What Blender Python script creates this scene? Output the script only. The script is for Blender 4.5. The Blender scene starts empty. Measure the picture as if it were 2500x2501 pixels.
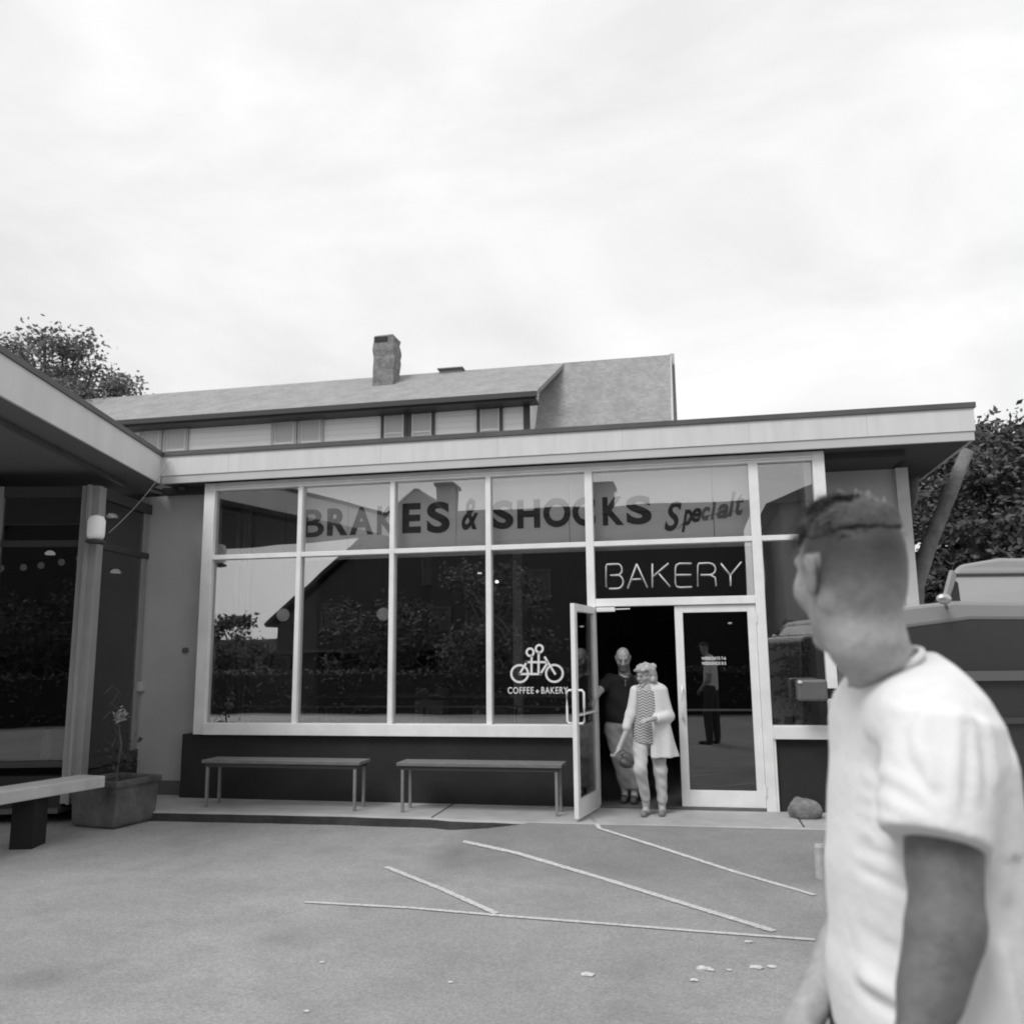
import bpy, bmesh, math, random
import numpy as np
from mathutils import Vector, Matrix
PI = math.pi
random.seed(7); np.random.seed(7)
sc = bpy.context.scene
COL = sc.collection
# ---------------------------------------------------------------- camera
CAMF = 2131.0
CP, CRO, CYA = math.radians(9.462), math.radians(-.589), math.radians(-11.35)
C0 = np.array([0, -9.54, 1.567])
_cy, _sy, _cp, _sp = math.cos(CYA), math.sin(CYA), math.cos(CP), math.sin(CP)
FW = np.array([_sy*_cp, _cy*_cp, _sp]); RT = np.array([_cy, -_sy, 0]); UP = np.cross(RT, FW)
RT, UP = RT*math.cos(CRO)+UP*math.sin(CRO), -RT*math.sin(CRO)+UP*math.cos(CRO)
cam_d = bpy.data.cameras.new('camera'); cam = bpy.data.objects.new('camera', cam_d); COL.objects.link(cam)
cam_d.sensor_width = 36; cam_d.sensor_fit = 'HORIZONTAL'; cam_d.lens = CAMF/2500*36
cam_d.clip_start = .05; cam_d.clip_end = 2000
M = Matrix(((RT[0], UP[0], -FW[0], C0[0]), (RT[1], UP[1], -FW[1], C0[1]), (RT[2], UP[2], -FW[2], C0[2]), (0, 0, 0, 1)))
cam.matrix_world = M
cam_d.dof.use_dof = True; cam_d.dof.focus_distance = 8.2; cam_d.dof.aperture_fstop = 3.4
sc.camera = cam
# ---------------------------------------------------------------- world, sun, exposure
w = bpy.data.worlds.new('World'); sc.world = w; w.use_nodes = True
nt = w.node_tree; nt.nodes.clear(); N = nt.nodes.new; L = nt.links.new
SUN_EL, SUN_AZ = math.radians(50), math.radians(205)      # azimuth clockwise from +Y
out = N('ShaderNodeOutputWorld'); bg = N('ShaderNodeBackground'); bg.inputs[1].default_value = .1
sky = N('ShaderNodeTexSky'); sky.sky_type = 'NISHITA'; sky.sun_disc = False
sky.sun_elevation = SUN_EL; sky.sun_rotation = SUN_AZ
bw = N('ShaderNodeRGBToBW'); L(sky.outputs[0], bw.inputs[0])
tc = N('ShaderNodeTexCoord'); mp = N('ShaderNodeMapping'); mp.inputs['Scale'].default_value = (1, 1.1, 2.4)
mp.inputs['Rotation'].default_value = (0.1, .28, .3)
L(tc.outputs['Generated'], mp.inputs[0])
n1 = N('ShaderNodeTexNoise'); n1.inputs['Scale'].default_value = 2.3; n1.inputs['Detail'].default_value = 7; n1.inputs['Roughness'].default_value = .52
n1.inputs['Distortion'].default_value = .4
L(mp.outputs[0], n1.inputs['Vector'])
rp = N('ShaderNodeMapRange'); rp.inputs[1].default_value = .3; rp.inputs[2].default_value = .62; rp.inputs[3].default_value = 7.9; rp.inputs[4].default_value = 10.6
L(n1.outputs['Fac'], rp.inputs[0])
mx = N('ShaderNodeMix'); mx.data_type = 'FLOAT'; mx.inputs[0].default_value = .93
L(bw.outputs[0], mx.inputs[2]); L(rp.outputs[0], mx.inputs[3])
L(mx.outputs[0], bg.inputs[0]); L(bg.outputs[0], out.inputs[0])
sd = bpy.data.lights.new('sun', 'SUN'); sd.energy = 1.9; sd.angle = math.radians(22); sd.color = (1, 1, 1)
so = bpy.data.objects.new('sun', sd); COL.objects.link(so)
sdir = Vector((math.sin(SUN_AZ)*math.cos(SUN_EL), math.cos(SUN_AZ)*math.cos(SUN_EL), math.sin(SUN_EL)))
so.rotation_euler = sdir.to_track_quat('Z', 'Y').to_euler()
sc.view_settings.view_transform = 'Standard'; sc.view_settings.look = 'None'
sc.view_settings.exposure = 0; sc.view_settings.gamma = 1
sc.cycles.pixel_filter_type = 'BLACKMAN_HARRIS'; sc.cycles.filter_width = 1.9
sc.cycles.max_bounces = 8; sc.cycles.transparent_max_bounces = 16
# ---------------------------------------------------------------- helpers
def ray(u, v): return FW+RT*(u-1250)/CAMF-UP*(v-1250.5)/CAMF
def aty(u, v, y): d = ray(u, v); return C0+d*((y-C0[1])/d[1])
def atz(u, v, z): d = ray(u, v); return C0+d*((z-C0[2])/d[2])
def atd(u, v, s): return C0+ray(u, v)*s

def mat(name, col, rough=.7, noise=0, nscale=5, bump=0, bscale=40, metal=0, spec=.4, detail=6, stretch=None, coord='Object'):
    m = bpy.data.materials.new(name); m.use_nodes = True
    t = m.node_tree; b = t.nodes['Principled BSDF']
    b.inputs['Roughness'].default_value = rough; b.inputs['Metallic'].default_value = metal
    b.inputs['Specular IOR Level'].default_value = spec
    b.inputs['Base Color'].default_value = (col, col, col, 1)
    if noise or bump:
        c = t.nodes.new('ShaderNodeTexCoord'); mpp = t.nodes.new('ShaderNodeMapping'); t.links.new(c.outputs[coord], mpp.inputs[0])
        if stretch: mpp.inputs['Scale'].default_value = stretch
    if noise:
        n = t.nodes.new('ShaderNodeTexNoise'); n.inputs['Scale'].default_value = nscale; n.inputs['Detail'].default_value = detail
        n.inputs['Roughness'].default_value = .62
        t.links.new(mpp.outputs[0], n.inputs['Vector'])
        r = t.nodes.new('ShaderNodeMapRange'); r.inputs[1].default_value = .28; r.inputs[2].default_value = .72
        r.inputs[3].default_value = col*(1-noise); r.inputs[4].default_value = min(.95, col*(1+noise))
        t.links.new(n.outputs['Fac'], r.inputs[0]); t.links.new(r.outputs[0], b.inputs['Base Color'])
    if bump:
        n = t.nodes.new('ShaderNodeTexNoise'); n.inputs['Scale'].default_value = bscale; n.inputs['Detail'].default_value = 5
        t.links.new(mpp.outputs[0], n.inputs['Vector'])
        bb = t.nodes.new('ShaderNodeBump'); bb.inputs['Strength'].default_value = bump; bb.inputs['Distance'].default_value = .02
        t.links.new(n.outputs['Fac'], bb.inputs['Height']); t.links.new(bb.outputs[0], b.inputs['Normal'])
    return m

def glassmat(name, refl=.3, tint=.8):
    m = bpy.data.materials.new(name); m.use_nodes = True
    t = m.node_tree; t.nodes.clear()
    o = t.nodes.new('ShaderNodeOutputMaterial'); tr = t.nodes.new('ShaderNodeBsdfTransparent'); gl = t.nodes.new('ShaderNodeBsdfGlossy')
    tr.inputs[0].default_value = (tint, tint, tint, 1); gl.inputs['Roughness'].default_value = .004; gl.inputs['Color'].default_value = (1, 1, 1, 1)
    c = t.nodes.new('ShaderNodeTexCoord'); n = t.nodes.new('ShaderNodeTexNoise'); n.inputs['Scale'].default_value = 1.1; n.inputs['Detail'].default_value = 1
    bb = t.nodes.new('ShaderNodeBump'); bb.inputs['Strength'].default_value = .03; bb.inputs['Distance'].default_value = .05
    t.links.new(c.outputs['Object'], n.inputs['Vector']); t.links.new(n.outputs['Fac'], bb.inputs['Height']); t.links.new(bb.outputs[0], gl.inputs['Normal'])
    lw = t.nodes.new('ShaderNodeLayerWeight'); lw.inputs['Blend'].default_value = .25
    r = t.nodes.new('ShaderNodeMapRange'); r.inputs[3].default_value = refl; r.inputs[4].default_value = .95
    ms = t.nodes.new('ShaderNodeMixShader')
    t.links.new(lw.outputs['Fresnel'], r.inputs[0]); t.links.new(r.outputs[0], ms.inputs[0])
    t.links.new(tr.outputs[0], ms.inputs[1]); t.links.new(gl.outputs[0], ms.inputs[2]); t.links.new(ms.outputs[0], o.inputs[0])
    return m

def emit(name, col, s):
    m = bpy.data.materials.new(name); m.use_nodes = True
    b = m.node_tree.nodes['Principled BSDF']; b.inputs['Base Color'].default_value = (col, col, col, 1)
    b.inputs['Emission Color'].default_value = (1, 1, 1, 1); b.inputs['Emission Strength'].default_value = s
    return m

def tag(o, label=None, cat=None, group=None, kind=None):
    if label: o['label'] = label
    if cat: o['category'] = cat
    if group: o['group'] = group
    if kind: o['kind'] = kind
    return o
def empty(name, loc=(0, 0, 0), rz=0, **k):
    o = bpy.data.objects.new(name, None); COL.objects.link(o); o.location = loc; o.rotation_euler = (0, 0, rz); o.empty_display_size = .1
    return tag(o, **k)
class MB:
    def __init__(s): s.bm = bmesh.new()
    def box(s, a, b, rz=0, piv=None):
        a = Vector(a); b = Vector(b); c = (a+b)/2; d = b-a
        r = bmesh.ops.create_cube(s.bm, size=1)
        for v in r['verts']:
            v.co = Vector((v.co.x*d.x, v.co.y*d.y, v.co.z*d.z))+c
        if rz:
            bmesh.ops.rotate(s.bm, verts=r['verts'], cent=Vector(piv if piv is not None else c), matrix=Matrix.Rotation(rz, 3, 'Z'))
        return s
    def bar(s, p, q, wd, ht, up=(0, 0, 1)):
        p = Vector(p); q = Vector(q); z = (q-p); ln = z.length; z.normalize(); u = Vector(up)
        x = z.cross(u)
        if x.length < 1e-4: x = z.cross(Vector((0, 1, 0)))
        x.normalize(); y = x.cross(z)
        r = bmesh.ops.create_cube(s.bm, size=1)
        for v in r['verts']:
            v.co = (p+q)/2+x*v.co.x*wd+y*v.co.y*ht+z*v.co.z*ln
        return s
    def tube(s, pts, r, n=8, rs=None, cap=True):
        pts = [Vector(p) for p in pts]; rings = []
        for i, p in enumerate(pts):
            t = (pts[min(i+1, len(pts)-1)]-pts[max(i-1, 0)]).normalized()
            a = t.cross(Vector((0, 0, 1)))
            if a.length < .05: a = t.cross(Vector((0, 1, 0)))
            a.normalize(); b = a.cross(t)
            rr = rs[i] if rs else r
            rings.append([s.bm.verts.new(p+(a*math.cos(2*PI*k/n)+b*math.sin(2*PI*k/n))*rr) for k in range(n)])
        for i in range(len(rings)-1):
            for k in range(n):
                s.bm.faces.new((rings[i][k], rings[i][(k+1) % n], rings[i+1][(k+1) % n], rings[i+1][k]))
        if cap:
            s.bm.faces.new(rings[0][::-1]); s.bm.faces.new(rings[-1])
        return s
    def sph(s, c, r, sc_=(1, 1, 1), n=14):
        q = bmesh.ops.create_uvsphere(s.bm, u_segments=n, v_segments=max(6, n//2+2), radius=r)
        for v in q['verts']: v.co = Vector((v.co.x*sc_[0], v.co.y*sc_[1], v.co.z*sc_[2]))+Vector(c)
        return s
    def lathe(s, c, prof, n=20):
        rings = [[s.bm.verts.new((c[0]+r*math.cos(2*PI*k/n), c[1]+r*math.sin(2*PI*k/n), c[2]+z)) for k in range(n)] for r, z in prof]
        for i in range(len(rings)-1):
            for k in range(n): s.bm.faces.new((rings[i][k], rings[i][(k+1) % n], rings[i+1][(k+1) % n], rings[i+1][k]))
        s.bm.faces.new(rings[0][::-1]); s.bm.faces.new(rings[-1])
        return s
    def prism(s, pts, ext):
        "pts polygon (3D), extruded by vector ext"
        e = Vector(ext); a = [s.bm.verts.new(Vector(p)) for p in pts]; b = [s.bm.verts.new(Vector(p)+e) for p in pts]
        s.bm.faces.new(a); s.bm.faces.new(b[::-1]); n = len(a)
        for i in range(n): s.bm.faces.new((a[i], b[i], b[(i+1) % n], a[(i+1) % n]))
        return s
    def poly(s, pts): s.bm.faces.new([s.bm.verts.new(Vector(p)) for p in pts]); return s
    def build(s, name, m, parent=None, bevel=0, smooth=False, **k):
        bmesh.ops.recalc_face_normals(s.bm, faces=s.bm.faces[:])
        me = bpy.data.meshes.new(name); s.bm.to_mesh(me); s.bm.free()
        o = bpy.data.objects.new(name, me); COL.objects.link(o); me.materials.append(m)
        if parent is not None:
            o.parent = parent
            # geometry is given in world coordinates: keep it there
            o.matrix_parent_inverse = pworld(parent).inverted()
        if smooth:
            for p in me.polygons: p.use_smooth = True
        if bevel:
            bv = o.modifiers.new('bevel', 'BEVEL'); bv.width = bevel; bv.segments = 2; bv.limit_method = 'ANGLE'
        return tag(o, **k)
def pworld(o):
    mm = Matrix.LocRotScale(o.location, o.rotation_euler, o.scale)
    if o.parent: mm = pworld(o.parent) @ o.matrix_parent_inverse @ mm
    return mm

# ---------------------------------------------------------------- signed distance modelling
class SDF:
    "smooth union of tapered capsules, ellipsoids and lofts, meshed as one continuous surface (surface nets)"
    def __init__(s, lo, hi, res):
        s.lo = np.array(lo, float); s.res = res; s.n = np.ceil((np.array(hi)-s.lo)/res).astype(int)+1
        s.f = np.full(s.n, 1e3, np.float32)
    def _blk(s, lo, hi):
        a = np.maximum(0, np.floor((np.array(lo)-s.lo)/s.res).astype(int)); b = np.minimum(s.n, np.ceil((np.array(hi)-s.lo)/s.res).astype(int)+1)
        if (b <= a).any(): return None
        ax = [s.lo[i]+np.arange(a[i], b[i])*s.res for i in range(3)]
        X, Y, Z = np.meshgrid(*ax, indexing='ij')
        return (slice(a[0], b[0]), slice(a[1], b[1]), slice(a[2], b[2])), X, Y, Z
    def _put(s, sl, d, k, op):
        a = s.f[sl]
        if op == 'add':
            h = np.clip(.5+.5*(a-d)/k, 0, 1); r = a*(1-h)+d*h-k*h*(1-h)
            r = np.where(np.abs(a-d) > k, np.minimum(a, d), r)
        elif op == 'sub':
            d = -d; h = np.clip(.5-.5*(a-d)/k, 0, 1); r = a*(1-h)+d*h+k*h*(1-h); r = np.where(np.abs(a-d) > k, np.maximum(a, d), r)
        s.f[sl] = r
    def cap(s, p, q, r1, r2=None, k=.02, op='add', flat=None):
        r2 = r1 if r2 is None else r2; p = np.array(p, float); q = np.array(q, float); m = max(r1, r2)+k+3*s.res
        b = s._blk(np.minimum(p, q)-m, np.maximum(p, q)+m)
        if b is None: return s
        sl, X, Y, Z = b; d = q-p; l2 = max((d@d), 1e-9)
        t = np.clip(((X-p[0])*d[0]+(Y-p[1])*d[1]+(Z-p[2])*d[2])/l2, 0, 1)
        dx, dy, dz = X-p[0]-t*d[0], Y-p[1]-t*d[1], Z-p[2]-t*d[2]
        s._put(sl, np.sqrt(dx*dx+dy*dy+dz*dz)-(r1+(r2-r1)*t), k, op); return s
    def chain(s, pts, rs, k=.02, op='add'):
        for i in range(len(pts)-1): s.cap(pts[i], pts[i+1], rs[i], rs[i+1], k, op)
        return s
    def ell(s, c, r, rot=None, k=.02, op='add'):
        c = np.array(c, float); r = np.array(r, float); m = r.max()+k+3*s.res
        b = s._blk(c-m, c+m)
        if b is None: return s
        sl, X, Y, Z = b; P = np.stack([X-c[0], Y-c[1], Z-c[2]], -1)
        if rot is not None: P = P@np.array(rot)        # columns of rot are the local axes
        a = np.sqrt(((P/r)**2).sum(-1)); g = np.sqrt(((P/(r*r))**2).sum(-1))+1e-9
        s._put(sl, a*(a-1)/g, k, op); return s
    def loft(s, p, q, secs, ax=(1, 0, 0), k=.02, op='add', power=2.0):
        "secs: list of (t 0..1, a, b, ox, oy) along p->q; a along ax, b along the third direction"
        p = np.array(p, float); q = np.array(q, float); z = q-p; ln = np.linalg.norm(z); z /= ln
        x = np.array(ax, float); x -= z*(x@z); x /= np.linalg.norm(x); y = np.cross(z, x)
        mr = max(max(t[1]+abs(t[3]), t[2]+abs(t[4])) for t in secs)+k+3*s.res
        b = s._blk(np.minimum(p, q)-mr, np.maximum(p, q)+mr)
        if b is None: return s
        sl, X, Y, Z = b; P = np.stack([X-p[0], Y-p[1], Z-p[2]], -1)
        t = (P@z)/ln; T = [c[0] for c in secs]; tc_ = np.clip(t, 0, 1)
        A, B, OX, OY = [np.interp(tc_, T, [c[i] for c in secs]) for i in (1, 2, 3, 4)]
        u = np.abs(P@x-OX)/A; v = np.abs(P@y-OY)/B
        rr = (u**power+v**power)**(1/power)
        d = (rr-1)*np.minimum(A, B); e = np.abs(t-.5)*ln-.5*ln
        r_ = .012
        d = np.maximum(d, e)
        s._put(sl, d, k, op); return s
    def cut(s, fn):
        "keep where fn(X,Y,Z) < 0"
        sl, X, Y, Z = s._blk(s.lo, s.lo+s.n*s.res); s.f[sl] = np.maximum(s.f[sl], fn(X, Y, Z)); return s
    def mesh(s):
        f = s.f; ins = f < 0; n = f.shape
        cnt = np.zeros((n[0]-1, n[1]-1, n[2]-1), np.int32); acc = np.zeros(cnt.shape+(3,), np.float64)
        quads = []
        def cs(a, o): return a[o[0]:n[0]-1+o[0], o[1]:n[1]-1+o[1], o[2]:n[2]-1+o[2]]
        for ax in range(3):
            o1, o2 = [i for i in range(3) if i != ax]
            for i in (0, 1):
                for j in (0, 1):
                    a = [0, 0, 0]; a[o1] = i; a[o2] = j; b = list(a); b[ax] = 1
                    fa, fb = cs(f, a), cs(f, b); m = (fa < 0) != (fb < 0)
                    t = np.where(m, fa/(np.where(m, fa-fb, 1)), 0)
                    cnt += m
                    acc[..., ax] += np.where(m, t, 0)
                    acc[..., o1] += m*i; acc[..., o2] += m*j
        idx = -np.ones(cnt.shape, np.int64); act = np.argwhere(cnt > 0)
        idx[tuple(act.T)] = np.arange(len(act))
        V = s.lo+(act+acc[tuple(act.T)]/cnt[tuple(act.T)][:, None])*s.res
        for ax in range(3):
            o1, o2 = (ax+1) % 3, (ax+2) % 3
            sl0 = [slice(None)]*3; sl1 = [slice(None)]*3; sl0[ax] = slice(0, n[ax]-1); sl1[ax] = slice(1, n[ax])
            a, b = ins[tuple(sl0)], ins[tuple(sl1)]
            e = np.argwhere(a != b)
            e = e[(e[:, o1] > 0) & (e[:, o2] > 0) & (e[:, o1] < n[o1]-1) & (e[:, o2] < n[o2]-1)]
            if not len(e): continue
            def g(i, j):
                c = e.copy(); c[:, o1] -= i; c[:, o2] -= j; return idx[tuple(c.T)]
            q = np.stack([g(1, 1), g(0, 1), g(0, 0), g(1, 0)], 1); fl = ~a[tuple(e.T)]
            q[fl] = q[fl][:, ::-1]; quads.append(q)
        Q = np.concatenate(quads); Q = Q[(Q >= 0).all(1)]
        return V, Q
    def build(s, name, m, parent=None, disp=None, smooth_it=2, xf=None, **k):
        V, Q = s.mesh()
        for _ in range(smooth_it):                       # light laplacian relax
            A = np.zeros_like(V); c = np.zeros(len(V))
            for i in range(4):
                a, b = Q[:, i], Q[:, (i+1) % 4]
                np.add.at(A, a, V[b]); np.add.at(c, a, 1); np.add.at(A, b, V[a]); np.add.at(c, b, 1)
            V = V*.5+.5*A/np.maximum(c, 1)[:, None]
        if disp is not None:
            fn = np.cross(V[Q[:, 2]]-V[Q[:, 0]], V[Q[:, 3]]-V[Q[:, 1]]); Nn = np.zeros_like(V)
            for i in range(4): np.add.at(Nn, Q[:, i], fn)
            Nn /= np.linalg.norm(Nn, axis=1)[:, None]+1e-12
            V = V+Nn*disp(V, Nn)[:, None]
        if xf is not None: V = xf(V)
        me = bpy.data.meshes.new(name); me.from_pydata(V.tolist(), [], Q.tolist()); me.update()
        me.polygons.foreach_set('use_smooth', np.ones(len(me.polygons), bool))
        o = bpy.data.objects.new(name, me); COL.objects.link(o); me.materials.append(m)
        if parent is not None: o.parent = parent; o.matrix_parent_inverse = pworld(parent).inverted()
        return tag(o, **k)

# ---------------------------------------------------------------- materials
white = mat('white_paint', .8, .45, .08, 4, .04, 8)
fasc = mat('fascia_paint', .64, .6, .07, 2.2, .05, 6, stretch=(5, 1, .5))
fasc2 = mat('fascia_trim_paint', .52, .6, .06, 2)
capm = mat('roof_edge_metal', .09, .5, .2, 3)
graywall = mat('grey_stucco', .46, .9, .12, .8, .25, 60)
darkwall = mat('dark_brick_paint', .022, .75, .25, 2, .2, 30)
woodgray = mat('weathered_wood', .16, .75, .25, 6, .1, 30, stretch=(1, 8, 8))
steel = mat('galvanised_steel', .26, .5, .2, 8, metal=.3)
darkmetal = mat('dark_metal', .05, .5, .1)
blackm = mat('black_rubber', .015, .6)
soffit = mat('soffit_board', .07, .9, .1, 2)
glass = glassmat('shop_window_glass', .30, .82)
glass_d = glassmat('door_glass', .10, .7)
glass_w = glassmat('wing_window_glass', .10, .6)
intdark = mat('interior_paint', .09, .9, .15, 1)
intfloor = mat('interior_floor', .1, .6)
# ---------------------------------------------------------------- ground
def asphalt():
    m = bpy.data.materials.new('asphalt'); m.use_nodes = True; t = m.node_tree; b = t.nodes['Principled BSDF']; b.inputs['Roughness'].default_value = .95
    b.inputs['Specular IOR Level'].default_value = .2
    c = t.nodes.new('ShaderNodeTexCoord')
    def noise(s, d, r=.6):
        n = t.nodes.new('ShaderNodeTexNoise'); n.inputs['Scale'].default_value = s; n.inputs['Detail'].default_value = d; n.inputs['Roughness'].default_value = r
        t.links.new(c.outputs['Object'], n.inputs['Vector']); return n.outputs['Fac']
    def mr(x, a, bb, lo, hi):
        r = t.nodes.new('ShaderNodeMapRange'); t.links.new(x, r.inputs[0])
        for i, vv in enumerate((a, bb, lo, hi)): r.inputs[i+1].default_value = vv
        return r.outputs[0]
    def mul(a, bb):
        x = t.nodes.new('ShaderNodeMath'); x.operation = 'MULTIPLY'; t.links.new(a, x.inputs[0]); t.links.new(bb, x.inputs[1]); return x.outputs[0]
    big = mr(noise(.45, 3), .3, .7, .88, 1.1); mid = mr(noise(2.6, 8, .75), .3, .7, .86, 1.13); fine = mr(noise(75, 4, .8), .3, .7, .66, 1.33); st = mr(noise(1.3, 5), .58, .72, 1, .74)
    v = mul(mul(mul(big, mid), fine), st)
    # cracks
    vo = t.nodes.new('ShaderNodeTexVoronoi'); vo.feature = 'DISTANCE_TO_EDGE'; vo.inputs['Scale'].default_value = .55
    wv = t.nodes.new('ShaderNodeVectorMath'); wv.operation = 'ADD'; nn = t.nodes.new('ShaderNodeTexNoise'); nn.inputs['Scale'].default_value = 1.6; nn.inputs['Detail'].default_value = 6
    t.links.new(c.outputs['Object'], nn.inputs['Vector']); t.links.new(c.outputs['Object'], wv.inputs[0]); t.links.new(nn.outputs['Color'], wv.inputs[1]); t.links.new(wv.outputs[0], vo.inputs['Vector'])
    v = mul(v, mr(vo.outputs['Distance'], 0, .008, .93, 1))
    # newer, darker resurfaced patch in front of the doors
    sx = t.nodes.new('ShaderNodeSeparateXYZ'); t.links.new(c.outputs['Object'], sx.inputs[0])
    def add(a, bb): x = t.nodes.new('ShaderNodeMath'); x.operation = 'ADD'; t.links.new(a, x.inputs[0]); t.links.new(bb, x.inputs[1]); return x.outputs[0]
    nz = mr(noise(2.2, 5), 0, 1, -.22, .22)
    px_ = mr(add(sx.outputs['X'], nz), -2.35, -2.1, 0, 1); py_ = mr(add(sx.outputs['Y'], nz), -2.9, -2.2, 0, 1)
    v = mul(v, mr(mul(px_, py_), 0, 1, 1, .74))
    f = t.nodes.new('ShaderNodeMath'); f.operation = 'MULTIPLY'; f.inputs[1].default_value = .33; t.links.new(v, f.inputs[0])
    t.links.new(f.outputs[0], b.inputs['Base Color'])
    bb = t.nodes.new('ShaderNodeBump'); bb.inputs['Strength'].default_value = .5; bb.inputs['Distance'].default_value = .008
    t.links.new(noise(150, 3), bb.inputs['Height']); t.links.new(bb.outputs[0], b.inputs['Normal'])
    return m
m_asph = asphalt()
GZ = -.1
g = MB()
# one ground sheet, rising gently to the walkway level in front of the doors (ramp), flat elsewhere
xs = [-400, -120, -40]+[-12+.4*i for i in range(0, 46)]+[12, 40, 120, 400]
ys = [-400, -120, -50]+[-14+1.0*i for i in range(0, 11)]+[-3.4, -2.9, -2.4, -2, -1.7, -1.45, -1.2, -1.05, -.95, -.88, -.6, 0, 5, 20, 60, 160, 400]
def gz(x, y):
    z = GZ
    if y > -2.6 and y < -.6:
        tt = min(1, max(0, (y+2.6)/1.75)); sx = min(1, max(0, (x+2.3)/.8)); sx = sx*sx*(3-2*sx)*min(1, max(0, (9-x)/3))
        z += (.1-.006)*tt*tt*(3-2*tt)*sx
    return z
vv = [[g.bm.verts.new((x, y, gz(x, y))) for y in ys] for x in xs]
for i in range(len(xs)-1):
    for j in range(len(ys)-1): g.bm.faces.new((vv[i][j], vv[i+1][j], vv[i+1][j+1], vv[i][j+1]))
ground = g.build('parking_lot_ground', m_asph, smooth=True, kind='structure')
conc = mat('walkway_concrete', .38, .9, .16, 3, .2, 70)
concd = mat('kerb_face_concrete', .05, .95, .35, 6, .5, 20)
# walkway slab with a worn kerb edge
wk = MB(); fr = []
x = -6.35
while x < 6.0:
    fr.append((x, -.80+.035*math.sin(x*1.3)+(-.05 if x > -2.6 else 0)+random.uniform(-.012, .012))); x += .22
top = [wk.bm.verts.new((a, b, 0)) for a, b in fr]; edge = [wk.bm.verts.new((a, b-.025, -.02)) for a, b in fr]
back = [wk.bm.verts.new((a, 1.2, 0)) for a, b in fr]
for i in range(len(fr)-1):
    wk.bm.faces.new((top[i], top[i+1], back[i+1], back[i])); wk.bm.faces.new((edge[i], edge[i+1], top[i+1], top[i]))
walk = wk.build('walkway', conc, kind='structure')
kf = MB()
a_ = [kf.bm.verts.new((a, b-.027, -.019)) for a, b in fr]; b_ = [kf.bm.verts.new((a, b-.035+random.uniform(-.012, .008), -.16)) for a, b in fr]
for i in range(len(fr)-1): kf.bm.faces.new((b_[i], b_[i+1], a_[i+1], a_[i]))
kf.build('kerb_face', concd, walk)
jm = MB()
for xx in (-2.6, .95, 3.1): jm.box((xx-.008, -.8, .0005), (xx+.008, .0, .003))
jm.build('joint', concd, walk)
# painted parking lines
paint = mat('worn_road_paint', .56, .85, .28, 30, .1, 80)
def line(pts, wd):
    m_ = MB(); P = []; px = []
    for (ua, va), (ub, vb_) in zip(pts[:-1], pts[1:]): px += [(ua+(ub-ua)*k/8, va+(vb_-va)*k/8) for k in range(8)]
    for u, v in px+[pts[-1]]:
        z_ = GZ
        for _ in range(12): q_ = atz(u, v, z_); z_ = gz(q_[0], q_[1])+.006
        P.append(Vector(atz(u, v, z_)))
    n = 8
    dense = []
    for i in range(len(P)-1):
        for k in range(n): dense.append(P[i].lerp(P[i+1], k/n))
    dense.append(P[-1]); prev = None
    for i, p in enumerate(dense):
        d = (dense[min(i+1, len(dense)-1)]-dense[max(i-1, 0)]); d.z = 0; d.normalize(); nn = Vector((-d.y, d.x, 0))
        ww = wd*random.uniform(.8, 1.1)/2
        q = []
        for sgn in (-1, 1):
            e = p+nn*ww*sgn; q.append(m_.bm.verts.new((e.x, e.y, gz(e.x, e.y)+.006)))
        if prev: m_.bm.faces.new((prev[0], q[0], q[1], prev[1]))
        prev = q
    return m_.build('painted_line', paint, ground)
line([(1418, 2009), (1600, 2066), (1790, 2128), (1990, 2186)], .05)
line([(1109, 2050), (1260, 2083), (1480, 2148), (1664, 2205), (1890, 2274)], .065)
line([(942, 2117), (1080, 2172), (1212, 2231)], .055)
line([(745, 2203), (1000, 2217), (1221, 2236), (1480, 2256), (1703, 2274), (1990, 2295)], .045)
# fallen petals
petal = mat('pale_petal', .6, .8)
for i, (u, v, r) in enumerate([(1435, 2383, .028), (1718, 2368, .03), (1735, 2372, .016), (1695, 2397, .018), (1847, 2366, .028), (1885, 2364, .02), (1780, 2372, .012), (1828, 2303, .018), (1100, 2402, .012), (748, 2473, .012), (786, 2353, .012)]):
    p = atz(u, v, GZ); b = MB().sph((p[0], p[1], gz(p[0], p[1])+.006), r, (1.3, .8, .28), 10)
    for vtx in b.bm.verts: vtx.co += Vector([random.uniform(-.15, .15)*r for _ in range(3)])
    lab = ['pale petal lying alone on the asphalt left of the cluster', 'largest pale petal of the cluster on the asphalt', 'small pale petal touching the right side of the largest one', 'small pale petal just below the largest one', 'long pale petal nearest the person in the white T-shirt', 'pale petal just right of the long one', 'tiny pale petal between the largest one and the long one', 'pale petal nearest the long painted line', 'tiny pale petal in the middle of the asphalt, well left of the cluster', 'tiny pale petal lowest and farthest left on the asphalt', 'tiny pale petal below the left end of the painted lines'][i]
    b.build('fallen_petal', petal, label=lab, cat='petal', group='petals scattered on the asphalt' )

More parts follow.
